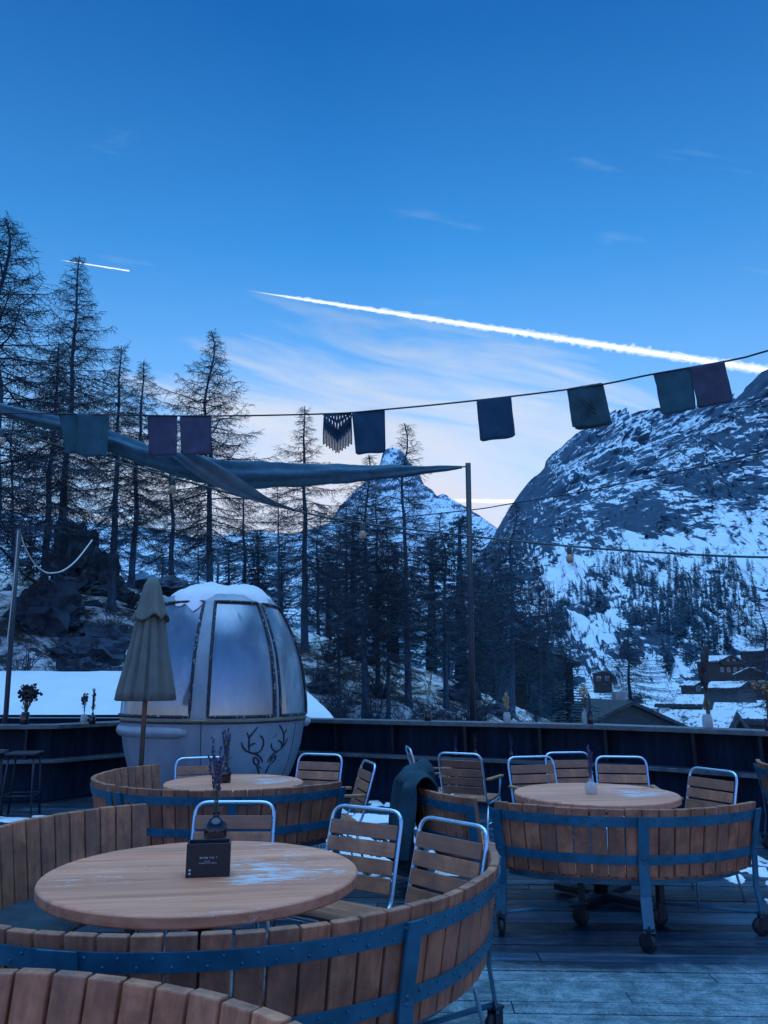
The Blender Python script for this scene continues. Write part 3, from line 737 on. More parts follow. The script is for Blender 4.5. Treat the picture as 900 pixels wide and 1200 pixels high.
for k, (u_, v_, h) in enumerate(LONE):
    o = first if k == 0 else first.copy()
    if k: COL.objects.link(o)
    p = surf_right(u_, v_); o.location = p - Vector((0, 0, .5)); s = h / 10; o.scale = (s * rs.uniform(.8, 1.2), s, s); o.rotation_euler = (0, 0, rs.uniform(0, 6))
    tag(o, 'small dark conifer on the snowy lower slope above the village', 'tree', 'scattered conifers on the lower slope')

# ------------------------------------------------------------------ boulders and rocks on the bank
ROCK = mat_plain('dark_boulder', (.022, .045, .07), .85, 0, .6, 1.3, .8)
def boulder(u, v, Y, wpx, hpx, seed, label, grp=None, sub=4):
    p = at(u, v, Y); s = Y / FPX; mb = MB(); mb.blob((0, 0, 0), 1, (wpx * s / 2, wpx * s / 2 * .8, hpx * s / 2), .5, seed, 4, 2.0); mb.sm = [False] * len(mb.sm)
    return tag(mb.build('boulder' if grp is None else 'rock', ROCK, loc=p), label, 'rock', grp)
boulder(88, 662, 30, 54, 92, 1, 'tall dark boulder with a flat top behind the sagging rope')
boulder(120, 685, 29, 44, 68, 2, 'dark rounded boulder leaning on the right of the tall boulder')
boulder(52, 722, 24, 78, 72, 3, 'big round grey boulder low on the bank behind the leaning larch')
boulder(195, 700, 36, 110, 40, 4, 'long low dark rock behind the parasol top')
boulder(12, 712, 27, 40, 46, 5, 'dark rock behind the rope pole')
GR = 'small rocks poking out of the snow bank'
for k in range(36):
    u_ = rs.choice([rs.uniform(60, 135), rs.uniform(360, 600)]); Y = rs.uniform(19, 31); x = at(u_, 780, Y).x; s = rs.uniform(.2, .75)
    mb = MB(); mb.blob((0, 0, 0), s, (1.2, .9, .6), .5, k + 10, 3, 2.0); mb.sm = [False] * len(mb.sm)
    tag(mb.build('rock', ROCK, loc=(x, Y, ground(x, Y) + .05)), 'small dark rock poking out of the snow bank behind the terrace', 'rock', GR)
def shrub(u, Y, h, label, n=22):
    x = at(u, 780, Y).x; mb = MB(); r_ = random.Random(int(u * 7))
    for k in range(n):
        a = r_.uniform(0, 6.28); p = Vector((0, 0, -.1)); d = Vector((math.cos(a) * .5, math.sin(a) * .5, 1)).normalized(); pts = [p.copy()]; L = h * r_.uniform(.5, 1.1)
        for i in range(5):
            d = (d + Vector((r_.uniform(-.4, .4), r_.uniform(-.4, .4), r_.uniform(-.25, .2)))).normalized(); p = p + d * L / 5; pts.append(p.copy())
        vtube(mb, pts, .018, .005)
        for j in range(7):
            i = r_.randrange(1, 5); q = pts[i]; e = Vector((r_.uniform(-1, 1), r_.uniform(-1, 1), r_.uniform(-.2, .8))).normalized(); q2 = q + e * r_.uniform(.1, .4) * h / 1.5; vtube(mb, [q, q2], .009, .004)
            vtube(mb, [q.lerp(q2, .5), q.lerp(q2, .5) + Vector((r_.uniform(-.2, .2), r_.uniform(-.2, .2), r_.uniform(-.1, .25)))], .006, .004)
    return tag(mb.build('bare_shrub', TWIG, loc=(x, Y, ground(x, Y))), label, 'shrub', 'leafless shrubs on the snow bank')
for (u_, Y, h) in [(72, 19, 1.5), (60, 20, 1.2), (105, 22, 1.2), (130, 24, 1.5), (20, 20, 1.4), (385, 26, 1.5), (400, 22, 1.3), (392, 20, 1.4), (422, 19, 1.5), (438, 21, 1.7), (456, 18, 1.3), (486, 19, 1.6), (512, 23, 1.9), (532, 22, 1.6), (560, 25, 1.8), (372, 21, 1.1), (90, 21, 1.3), (46, 18, 1.2), (118, 20, 1.3), (445, 24, 1.6), (470, 21, 1.3), (500, 22, 1.7), (520, 19, 1.2), (545, 24, 1.6), (410, 28, 1.4), (375, 24, 1.0), (580, 21, 1.3), (150, 27, 1.6)]:
    shrub(u_, Y, h, 'leafless shrub with thin tangled twigs on the snow bank')

# ------------------------------------------------------------------ contrails
def mat_contrail(alpha):
    m, nt, b, o = newmat('ice_trail'); b.inputs['Base Color'].default_value = (.95, .95, .95, 1); b.inputs['Roughness'].default_value = 1; b.inputs['Specular IOR Level'].default_value = 0
    t = nt.nodes.new('ShaderNodeBsdfTranslucent'); t.inputs[0].default_value = (1, .98, .95, 1)
    tr = nt.nodes.new('ShaderNodeBsdfTransparent')
    mx = nt.nodes.new('ShaderNodeMixShader'); mx.inputs[0].default_value = .8
    nt.links.new(b.outputs[0], mx.inputs[1]); nt.links.new(t.outputs[0], mx.inputs[2])
    m2 = nt.nodes.new('ShaderNodeMixShader'); m2.inputs[0].default_value = alpha
    nt.links.new(tr.outputs[0], m2.inputs[1]); nt.links.new(mx.outputs[0], m2.inputs[2]); nt.links.new(m2.outputs[0], o.inputs[0]); return m
CT_M = mat_contrail(.24); CT_V = mat_contrail(.12)
def contrail(label, u0, v0, u1, v1, w0, w1, Y0, Y1, n, lump):
    """one ragged tube of ice cloud with small tufts hanging from its lower side"""
    a, b = at(u0, v0, Y0), at(u1, v1, Y1); m = 14; ax = (b - a).normalized(); up = Vector((0, 0, 1)); sd = ax.cross(up).normalized(); up = sd.cross(ax); root = None
    for lay, (grow, t0, amp) in enumerate(((.72, .07, .8), (1.12, 0, 1.2), (1.5, .03, 1.6))):
        mb = MB(); vs = []
        for k in range(n + 1):
            t = lerp(t0, 1, k / n); p = a.lerp(b, t); s = p.y / FPX; wd = lerp(w0, w1, t ** .75) * s * .5 * grow
            for j in range(m):
                g = 2 * PI * j / m; d = up * math.cos(g) + sd * math.sin(g)
                q = 1 + .36 * lump * amp * noise.fractal(Vector((t * (u1 - u0) * .16, math.cos(g) * .8 + lay, math.sin(g) * .8 + u0)), .6, 2, 5)
                if math.cos(g) < -.2: q += .38 * lump * max(0, noise.noise(Vector((t * (u1 - u0) * .33, 3 + lay, u0))) * 1.6) * -math.cos(g)
                vs.append(p + d * wd * max(.1, q) * smooth(k / n * 10 + .02) * (0.05 if k == n else 1))
        mb.add(vs, [(k * m + j, k * m + (j + 1) % m, (k + 1) * m + (j + 1) % m, (k + 1) * m + j) for k in range(n) for j in range(m)], True)
        if root is None: root = tag(mb.build('contrail', CT_M), label, 'contrail')
        else: mb.build('vapour_veil', CT_V, root)
    return root
contrail('long thick white contrail crossing the sky down to the right edge', 286, 340, 960, 443, 1.5, 7.6, 9000, 8000, 900, 1.35)
contrail('short thin contrail high at left above the larch tops', 70, 304.5, 152, 317.5, .6, 1.5, 9500, 9500, 120, .8)
contrail('faint low contrail strip beside the sail mast', 520, 586, 612, 588, 2.2, 4.2, 14000, 14000, 120, .8)

# ------------------------------------------------------------------ houses in the valley
WALLM = mat_wood('dark_chalet_timber', ((.018, .015, .014), (.035, .028, .026), (.06, .048, .042)), (.8, .8, 9), .8, False)
WALLG = mat_plain('blue_grey_timber', (.05, .075, .085), .8, 0, .4, 2)
STONE = mat_plain('chalet_plaster', (.28, .30, .31), .9, 0, .25, 2)
WINM = mat_plain('window_pane', (.10, .14, .18), .12, 0, .3, 3, 0)
ROOFD = mat_mountain('patchy_snow_roof', (.05, .06, .07), (.7, .76, .8), -.62, .6, .3, (1, 1, 1), .05)
RSNOW = mat_mountain('patchy_roof_snow', (.06, .075, .09), (.62, .66, .70), -.22, .5, .3, (1, 1, 1), .05)
def chalet(u, vb, Y, w, d, hw, hr, rz, label, nwin=(3, 2), snow=1.0, wall=None, ov=.5, sink=3.0, balcony=True):
    p = at(u, vb, Y); root = empty('chalet', p, rz, label, 'house', 'chalets below the great slope')
    mb = MB(); hx, hy = w / 2, d / 2
    mb.add([(-hx, -hy, -sink), (hx, -hy, -sink), (hx, hy, -sink), (-hx, hy, -sink), (-hx, -hy, hw), (hx, -hy, hw), (hx, hy, hw), (-hx, hy, hw), (0, -hy, hw + hr), (0, hy, hw + hr)],
           [(0, 1, 5, 8, 4), (2, 3, 7, 9, 6), (1, 2, 6, 5), (3, 0, 4, 7), (3, 2, 1, 0)])
    mb.build('wall', wall or WALLM, root)
    sl = hr / hx
    def slab(t0, t1, over):
        b = MB()
        for sg in (-1, 1):
            ex = hx + over; ze = hw - over * sl
            y0, y1 = -hy - over, hy + over
            b.hexa([(sg * ex, y0, ze + t0), (0, y0, hw + hr + t0), (0, y1, hw + hr + t0), (sg * ex, y1, ze + t0), (sg * ex, y0, ze + t1), (0, y0, hw + hr + t1), (0, y1, hw + hr + t1), (sg * ex, y1, ze + t1)])
        return b
    rf = slab(.01, .22, ov).build('roof', ROOFD, root)
    if snow: slab(.225, .225 + .45 * snow, ov - .08).build('snow_layer', RSNOW, rf, bevel=.1)
    for r_ in range(nwin[1]):
        for c_ in range(nwin[0]):
            x = lerp(-hx, hx, (c_ + .5) / nwin[0]); z = .6 + r_ * 2.5
            fr = MB(); fr.box((x, -hy - .02, z + .6), (w / nwin[0] * .52, .10, 1.35)); f_ = fr.build('window', STONE if not wall else WALLM, root)
            g = MB(); g.box((x, -hy - .075, z + .6), (w / nwin[0] * .42, .04, 1.1)); g.build('pane', WINM, f_)
        if balcony and r_:
            b = MB(); b.box((0, -hy - .55, .6 + r_ * 2.5 - .45), (w * .96, 1.0, .15)); b.box((0, -hy - 1.02, .6 + r_ * 2.5 + .0), (w * .96, .08, .8)); b.build('balcony', WALLM, root)
    ch = MB(); ch.box((hx * .35, hy * .2, hw + hr * .9), (.7, .7, 1.6)); ch.build('chimney', STONE, root)
    return root
chalet(858, 834, 165, 7.2, 7, 4.4, 1.1, R(38), 'blue grey chalet with a row of tall windows and a snowy roof at lower right', (5, 1), .8, WALLG, .6)
chalet(845, 790, 235, 10, 8, 3.2, 1.7, R(24), 'long dark chalet with a snowy roof, highest in the village', (4, 2), .8)
chalet(880, 806, 205, 7, 7, 3.0, 1.6, R(-20), 'small dark chalet with a snowy roof right of the blue grey one', (3, 1), .8)
chalet(815, 812, 215, 5, 5, 1.6, 1.0, R(20), 'little dark hut with a snow cap left of the village', (2, 1), .7, None, .4, 3, False)
chalet(893, 778, 260, 10, 8, 3.6, 1.8, R(30), 'dark chalet cut by the right edge above the village', (4, 2), .7)
chalet(801, 842, 120, 6, 6, 1.8, 1.2, R(60), 'low dark shed with snow behind the tall vase', (2, 1), .7, None, .4, 3, False)
chalet(882, 858, 95, 8, 7, 1.2, 1.5, R(60), 'low snowy roof just above the parapet at right', (2, 1), 1.0, None, .5, 3, False)
chalet(706, 800, 240, 5, 5, 2.4, .6, R(-10), 'small dark flat block beside the broad dark larch', (2, 1), .6, None, .3, 3, False)
chalet(607, 822, 75, 9.5, 8, 3.4, 1.8, R(-8), 'chalet half hidden behind thin larches, its gable above the parapet', (4, 2), .25, WALLM, .7)
chalet(716, 880, 50, 5.6, 7, 1.6, 1.25, R(4), 'dark gabled roof just beyond the parapet under the broad larch', (0, 0), .0, WALLG, .6)
chalet(790, 888, 58, 5.5, 8, 1.5, 1.2, R(52), 'roof with a thick white snow layer right of the gabled roof', (2, 1), 1.0, None, .6)

# ------------------------------------------------------------------ terrace floor
mb = MB(); y = 1.0; r_ = random.Random(4)
while y < 12.6:
    xs = [-11.0]; x = -11 + r_.uniform(0, 3.5)
    while x < 9.5: xs.append(x); x += r_.uniform(3.2, 4.2)
    xs.append(9.5)
    for a, b in zip(xs, xs[1:]):
        mb.box(((a + b) / 2, y + .068, -.02 + r_.uniform(-.003, .003)), (b - a - .006, .137, .04))
    y += .146
fl = mb.build('deck_floor', M['deck'], bevel=.006); fl.rotation_euler = (0, 0, R(-2)); tag(fl, kind='structure')
mb = MB(); mb.box((-.7, 6.8, -.35), (20, 11.6, .5)); tag(mb.build('deck_subfloor', M['black']), kind='structure')
# frosted slab in front: irregular edge, sheet with real thickness
def sheet(name, poly_fn, x0, x1, y0, z, nx, ny, mat, seed, h=.012):
    pts = []
    for j in range(ny):
        for i in range(nx):
            x = lerp(x0, x1, i / (nx - 1)); ye = poly_fn(x); t = j / (ny - 1); yy = lerp(y0, ye, t)
            e = min(1, (1 - t) * 14)
            pts.append((x, yy, z + h * e + .004 * e * fbm(x * 3, yy * 3, seed, 4)))
    return grid_obj(name, pts, nx, ny, mat)
def snow_patch(cx, cy, rx, ry, h, seed, label):
    n = 90; pts = []
    for j in range(n):
        for i in range(n):
            a, b = i / (n - 1) * 2 - 1, j / (n - 1) * 2 - 1
            k = .46 - math.sqrt(a * a + b * b) * .8 + 1.15 * fbm(a * 3.2 + seed, b * 4.2, seed, 6)
            pts.append((cx + a * rx * 1.3, cy + b * ry * 1.3, -.03 + max(0, min(1, k * 3)) * (h + .025) * (1 + .3 * fbm(a * 5, b * 5, seed, 4))))
    return tag(grid_obj('snow', pts, n, n, M['snow']), label, 'snow patch', None, 'stuff')
snow_patch(-.25, 9.0, .75, 1.5, .035, 1, 'broken snow patch on the deck right of the gondola cabin')
snow_patch(-.1, 7.4, .55, .55, .03, 3, 'thin snow patch on the deck beside the draped blanket')
snow_patch(3.35, 6.9, .5, .9, .03, 4, 'snow patch on the deck by the right edge')
snow_patch(-4.2, 9.6, 1.3, .22, .014, 5, 'thin snow strip on the deck in front of the bar stools')
snow_patch(2.85, 6.05, .12, .12, .02, 7, 'small snow lump on the deck near the right end of the bench')
snow_patch(-4.6, 8.8, .8, .25, .014, 8, 'snow patch on the deck at the left edge')

# ------------------------------------------------------------------ parapet and bar
def run(name, pts, ztop, label, ledge_z, front_off, brackets, ext=.36, back=0):
    root = empty(name, (0, 0, 0), 0, label, 'parapet')
    P = [Vector((x, y, 0)) for x, y in pts]
    nrm = []
    for i in range(len(P)):
        t = (P[min(i + 1, len(P) - 1)] - P[max(i - 1, 0)]).normalized(); n = Vector((-t.y, t.x, 0))
        if n.y < 0: n = -n
        nrm.append(n)
    def strip(o0, o1, z0, z1):
        b = MB()
        for i in range(len(P) - 1):
            a0, a1 = P[i] + nrm[i] * o0, P[i + 1] + nrm[i + 1] * o0; b0, b1 = P[i] + nrm[i] * o1, P[i + 1] + nrm[i + 1] * o1
            b.hexa([(a0.x, a0.y, z0), (a1.x, a1.y, z0), (b1.x, b1.y, z0), (b0.x, b0.y, z0), (a0.x, a0.y, z1), (a1.x, a1.y, z1), (b1.x, b1.y, z1), (b0.x, b0.y, z1)])
        return b
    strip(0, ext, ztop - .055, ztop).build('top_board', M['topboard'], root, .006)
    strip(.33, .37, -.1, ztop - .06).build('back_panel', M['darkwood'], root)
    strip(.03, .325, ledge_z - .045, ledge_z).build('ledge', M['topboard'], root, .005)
    pl = MB()
    for i in range(len(P) - 1):
        L = (P[i + 1] - P[i]).length; n = max(1, int(L / .145))
        for k in range(n):
            a, b = (k + .02) / n, (k + .98) / n
            q0 = P[i].lerp(P[i + 1], a) + nrm[i].lerp(nrm[i + 1], a) * front_off; q1 = P[i].lerp(P[i + 1], b) + nrm[i].lerp(nrm[i + 1], b) * front_off
            d = nrm[i] * .03; dz = rnd(0, .006)
            pl.hexa([q0 + Vector((0, 0, .01)) - d * dz * 20, q1 + Vector((0, 0, .01)) - d * dz * 20, q1 + d + Vector((0, 0, .01)), q0 + d + Vector((0, 0, .01)), q0 + Vector((0, 0, ledge_z - .05)) - d * dz * 20, q1 + Vector((0, 0, ledge_z - .05)) - d * dz * 20, q1 + d + Vector((0, 0, ledge_z - .05)), q0 + d + Vector((0, 0, ledge_z - .05))])
    pl.build('plank_front', M['darkwood'], root)
    for (bx) in brackets:
        for i in range(len(P) - 1):
            if P[i].x <= bx <= P[i + 1].x:
                t = (bx - P[i].x) / (P[i + 1].x - P[i].x); q = P[i].lerp(P[i + 1], t); n = nrm[i].lerp(nrm[i + 1], t)
                s = Vector((n.y, -n.x, 0)) * .019
                a, b = q + n * .13, q + n * .325; c = q + n * .17
                m_ = MB(); m_.hexa([c - s + Vector((0, 0, ledge_z + .003)), c + s + Vector((0, 0, ledge_z + .003)), b + s + Vector((0, 0, ledge_z + .003)), b - s + Vector((0, 0, ledge_z + .003)), a - s + Vector((0, 0, ztop - .06)), a + s + Vector((0, 0, ztop - .06)), b + s + Vector((0, 0, ztop - .06)), b - s + Vector((0, 0, ztop - .06))])
                m_.build('bracket', M['darkmetal'], root)
    return root
PAR = [(-1.75, 11.85), (-1.13, 11.5), (.34, 10.81), (1.4, 10.36), (2.51, 9.88), (3.3, 9.27), (4.05, 8.58), (6.6, 6.2)]
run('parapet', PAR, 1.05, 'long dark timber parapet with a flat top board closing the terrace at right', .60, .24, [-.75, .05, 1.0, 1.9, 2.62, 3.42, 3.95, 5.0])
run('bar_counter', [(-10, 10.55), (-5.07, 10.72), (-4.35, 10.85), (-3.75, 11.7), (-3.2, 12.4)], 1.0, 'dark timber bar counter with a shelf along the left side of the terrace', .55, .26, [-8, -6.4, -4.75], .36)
mb = MB(); mb.box((-6.2, 12.9, .5), (9.2, .08, 1.0)); mb.box((-6.2, 12.87, 1.03), (9.2, .14, .04))
o = tag(mb.build('back_fence', M['darkwood']), 'low dark fence behind the left bar counter', 'fence')
o['label'] = 'low dark board fence between the bar counter and the snowy roof'

# snow covered shed behind the bar
root = empty('shed', (0, 0, 0), 0, 'low shed behind the bar under a smooth thick white snow roof', 'shed')
A, B_, C_, D_ = at(-420, 787, 17), at(323, 787, 17), at(394, 845, 13.4), at(-420, 845, 13.4)
mb = MB(); n = 40; m = 12; top = []
for j in range(m + 1):
    for i in range(n + 1):
        s, t = i / n, j / m; p = D_.lerp(C_, s).lerp(A.lerp(B_, s), t); p.z += .03 * fbm(p.x * .8, p.y * .8, 6, 3) + .10 * math.sin(PI * t) ** .5; top.append(p)
mb.add(top, [(j * (n + 1) + i, j * (n + 1) + i + 1, (j + 1) * (n + 1) + i + 1, (j + 1) * (n + 1) + i) for j in range(m) for i in range(n)], True)
dn = Vector((0, 0, -.3))
mb.hexa([D_ + dn, C_ + dn, B_ + dn, A + dn, D_, C_, B_, A])
mb.build('snow_layer', mat_snow('dusk_roof_snow', .4, 1.5, (.66, .68, .71)), root)
mb = MB(); mb.hexa([Vector((D_.x, 13.6, -1.6)), Vector((C_.x - .2, 13.6, -1.6)), Vector((B_.x - .2, 16.8, -1.6)), Vector((A.x, 16.8, -1.6)), Vector((D_.x, 13.6, D_.z - .31)), Vector((C_.x - .2, 13.6, C_.z - .31)), Vector((B_.x - .2, 16.8, B_.z - .31)), Vector((A.x, 16.8, A.z - .31))])
mb.build('wall', M['darkwood'], root)

# bar stools
def stool(x, y, rz, label, back):
    root = empty('bar_stool', (x, y, 0), rz, label, 'bar stool', 'dark bar stools at the counter')
    b = MB(); b.box((0, 0, .72), (.36, .36, .035)); b.build('seat', M['darkmetal'], root, .012)
    for sx in (-1, 1):
        for sy in (-1, 1):
            l = MB(); l.tube([(sx * .14, sy * .14, .70), (sx * .18, sy * .18, 0)], .014, 8); l.build('leg', M['darkmetal'], root)
    f = MB(); f.tube([(-.165, -.165, .25), (.165, -.165, .25), (.165, .165, .25), (-.165, .165, .25)], .009, 6, closed=True); f.build('footrest', M['darkmetal'], root)
    if back:
        k = MB(); k.tube(arc_path([(-.165, .16, .70), (-.165, .2, 1.0), (.165, .2, 1.0), (.165, .16, .70)], .07), .012, 8); k.build('backrest', M['darkmetal'], root)
p = onz(14, 945, 0); stool(p.x, 9.75, R(160), 'dark bar stool with a rounded low back at the far left of the counter', True)
p = onz(55, 945, 0); stool(p.x, 9.85, R(8), 'dark backless bar stool right of the stool with the rounded back', False)
mb = MB(); mb.tube([(0, 0, 0), (0, 0, .72)], .028, 10); mb.box((0, 0, .735), (.13, .13, .03))
p = onz(24, 945, 0); tag(mb.build('wooden_post', M['post_wood'], loc=(p.x, 9.95, 0)), 'thin wooden post standing between the two bar stools', 'post')

# ------------------------------------------------------------------ gondola cabin
GY = 10.2; GX = at(252.5, 840, GY).x; GPHI = math.atan2(-GX, GY)
KPX = GY / ray(252, 800)[1] / FPX
GPROF = [(952, 55), (945, 66), (930, 77), (908, 88), (891, 95), (872, 100), (852, 103.2), (842, 104.8), (838, 105.6), (833, 105.8), (820, 105), (805, 103.6), (787, 100.8), (769, 97), (752, 91), (735, 83.5), (722, 76.5), (711, 69.5), (703, 62), (698, 50), (694, 28), (693, 1)]
GP_ = [(at(252, v, GY).z, hw * KPX * .985) for v, hw in GPROF]
def grad(z): return interp(GP_, z)
def gpt(th, z, off=0.0):
    r = grad(z) * (1 + .022 * math.cos(4 * (th - R(16)))) + off; a = th + GPHI
    return Vector((GX + math.sin(a) * r, GY - math.cos(a) * r, z))
WINS = [(-92, -15), (-4.5, 37), (41.5, 86), (93, 140), (147, 196), (204, 258)]
zb, zt = at(252, 836, GY).z, at(252, 711.5, GY).z
ths = set(range(-100, 260, 4))
for a, b in WINS: ths |= {a, b}
ths = sorted(ths)
zs = sorted({round(z, 4) for z, _ in GP_} | {round(zb, 4), round(zt, 4)} | {round(lerp(zb, zt, k / 12), 4) for k in range(13)})
root = empty('gondola_cabin', (0, 0, 0), 0, 'egg shaped grey gondola cabin with big windows, snow cap and antler emblem', 'gondola cabin')
sh = MB(); nT = len(ths); sh.v = [tuple(gpt(R(t), z)) for z in zs for t in ths]
def in_win(t, z): return any(a - .01 <= t <= b + .01 for a, b in WINS) and zb < z < zt
for j in range(len(zs) - 1):
    for i in range(nT):
        t0, t1 = ths[i], ths[(i + 1) % nT] + (360 if i == nT - 1 else 0)
        if in_win((t0 + t1) / 2, (zs[j] + zs[j + 1]) / 2): continue
        i2 = (i + 1) % nT; sh.f.append((j * nT + i, j * nT + i2, (j + 1) * nT + i2, (j + 1) * nT + i)); sh.sm.append(True)
def mat_cabin():
    m, nt, b, o = newmat('cabin_paint'); mp = mapping(nt, (3, 3, .8)); n = noise_tex(nt, mp.outputs[0], 1.4, 8, .65, .3)
    r = ramp(nt, n.outputs[0], [(.3, (.19, .25, .295)), (.6, (.27, .335, .38)), (.8, (.35, .42, .46))]); nt.links.new(r.outputs[0], b.inputs['Base Color'])
    b.inputs['Roughness'].default_value = .38; bump(nt, b, n.outputs[0], .05, .01); return m
CAB = mat_cabin(); sh.build('shell', CAB, root)
def mat_window():
    m, nt, b, o = newmat('frosty_window'); mp = mapping(nt, (2.2, 2.2, .7)); n = noise_tex(nt, mp.outputs[0], 1.1, 7, .6, .8)
    b.inputs['Base Color'].default_value = (.20, .25, .28, 1); b.inputs['Roughness'].default_value = .3; b.inputs['Specular IOR Level'].default_value = .5
    fr = noise_tex(nt, mapping(nt, (1.6, 1.6, .5)).outputs[0], 1.6, 8, .62, 1.2); fc = ramp(nt, fr.outputs[0], [(.30, (.085, .125, .155)), (.55, (.15, .20, .235)), (.72, (.29, .345, .38))]); nt.links.new(fc.outputs[0], b.inputs['Base Color'])
    t = nt.nodes.new('ShaderNodeBsdfTransparent'); t.inputs[0].default_value = (.42, .52, .6, 1)
    mx = nt.nodes.new('ShaderNodeMixShader'); f = ramp(nt, n.outputs[0], [(.35, .80), (.65, .95)]); nt.links.new(f.outputs[0], mx.inputs[0])
    gl = nt.nodes.new('ShaderNodeBsdfGlossy'); gl.inputs['Roughness'].default_value = .10; gl.inputs[0].default_value = (.8, .85, .9, 1)
    m2 = nt.nodes.new('ShaderNodeMixShader'); m2.inputs[0].default_value = .16
    nt.links.new(t.outputs[0], mx.inputs[1]); nt.links.new(b.outputs[0], mx.inputs[2]); nt.links.new(mx.outputs[0], m2.inputs[1]); nt.links.new(gl.outputs[0], m2.inputs[2]); nt.links.new(m2.outputs[0], o.inputs[0]); return m
WM = mat_window()
def mat_sealf():
    m, nt, b, o = newmat('snow_flecked_rubber'); n = noise_tex(nt, mapping(nt, (1, 1, .5)).outputs[0], 34, 4, .7); f = ramp(nt, n.outputs[0], [(.58, (.012, .016, .024)), (.66, (.5, .55, .6))])
    nt.links.new(f.outputs[0], b.inputs['Base Color']); b.inputs['Roughness'].default_value = .6; return m
SEALF = mat_sealf()
for a, b in WINS:
    g = MB(); n = 12; k = 12
    g.add([gpt(R(lerp(a, b, i / n)), lerp(zb, zt, j / k), -.012) for j in range(k + 1) for i in range(n + 1)], [(j * (n + 1) + i, j * (n + 1) + i + 1, (j + 1) * (n + 1) + i + 1, (j + 1) * (n + 1) + i) for j in range(k) for i in range(n)], True)
    wn = g.build('window', WM, root)
    fr = MB(); loop = [gpt(R(lerp(a, b, i / n)), zb, .003) for i in range(n + 1)] + [gpt(R(b), lerp(zb, zt, j / k), .003) for j in range(1, k + 1)] + [gpt(R(lerp(b, a, i / n)), zt, .003) for i in range(1, n + 1)] + [gpt(R(a), lerp(zt, zb, j / k), .003) for j in range(1, k)]
    fr.tube(loop, .019, 6, closed=True); fr.build('window_seal', SEALF, wn)
b = MB(); b.tube([gpt(R(t), at(252, 842.5, GY).z, .004) for t in range(-180, 180, 5)], .012, 6, closed=True); b.build('waist_trim', M['seal'], root)
YEL = mat_plain('faded_yellow_trim', (.38, .34, .12), .5, 0, .4, 20)
b = MB(); b.tube([gpt(R(t), at(252, 839.7, GY).z, .004) for t in range(-180, 180, 5)], .007, 6, closed=True); b.build('trim_line', YEL, root)
b = MB(); zz_ = at(200, 858, GY - .9).z
for dz in (0,): b.tube([gpt(R(t), zz_ + dz, -.012) for t in (-92, -88, -82, -75, -65, -55, -45, -36, -28, -21, -16)], [.03, .065, .07, .07, .07, .07, .07, .07, .07, .065, .03], 12)
b.build('bumper', CAB, root)
b = MB(); b.tube([gpt(R(t), at(252, 846, GY).z, .02) for t in (80, 84, 92, 99, 103)], [.02, .06, .065, .06, .02], 10); b.build('bumper', CAB, root)
b = MB(); b.tube([gpt(R(-8), z, .002) for z in [lerp(.12, at(252, 838, GY).z, k / 10) for k in range(11)]], .004, 5); b.tube([gpt(R(62), z, .002) for z in [lerp(.12, at(252, 838, GY).z, k / 10) for k in range(11)]], .004, 5); b.build('panel_seam', M['seal'], root)
b = MB(); b.lathe([(.78, .42), (.80, .46), (0.02, .46)], 28, (GX, GY, 0)); b.build('cabin_floor', M['darkmetal'], root)
for sg in (-1, 1):
    b = MB(); b.tube([(GX + .62 * math.cos(a), GY + sg * .1 + sg * .62 * math.sin(a), .95) for a in [k * PI / 10 for k in range(11)]], .14, 8); b.build('cabin_bench', M['darkmetal'], root)
b = MB(); b.box((GX, GY, .07), (1.0, 1.0, .14)); b.build('base', M['black'], root)
b = MB(); b.tube([(GX - .03, GY - .1, GP_[-1][0] - .1), (GX - .03, GY - .1, GP_[-1][0] + .34)], .017, 8); b.build('hanger_rod', M['darkmetal'], root)
# snow cap
b = MB(); zc = GP_[-1][0]
n = 96; k = 24; vs = []
for j in range(k + 1):
    rr = j / k
    for i in range(n):
        a = 2 * PI * i / n; edge_r = .70 * (1 + .24 * fbm(math.cos(a) * 1.6, math.sin(a) * 1.6, 8, 4)); r = edge_r * rr
        zs_ = interp([(x[1], x[0]) for x in reversed(GP_[-6:])], r)
        hgt = (.075 * (1 - rr ** 6) * (1 + .75 * fbm(math.cos(a) * r * 3.4, math.sin(a) * r * 3.4, 4, 4)) if j < k else -.02)
        vs.append((GX + r * math.cos(a), GY + r * math.sin(a), zs_ + max(hgt, -.02)))
b.add(vs, [(j * n + i, j * n + (i + 1) % n, (j + 1) * n + (i + 1) % n, (j + 1) * n + i) for j in range(k) for i in range(n)], True)
b.build('snow_cap', M['snow'], root)
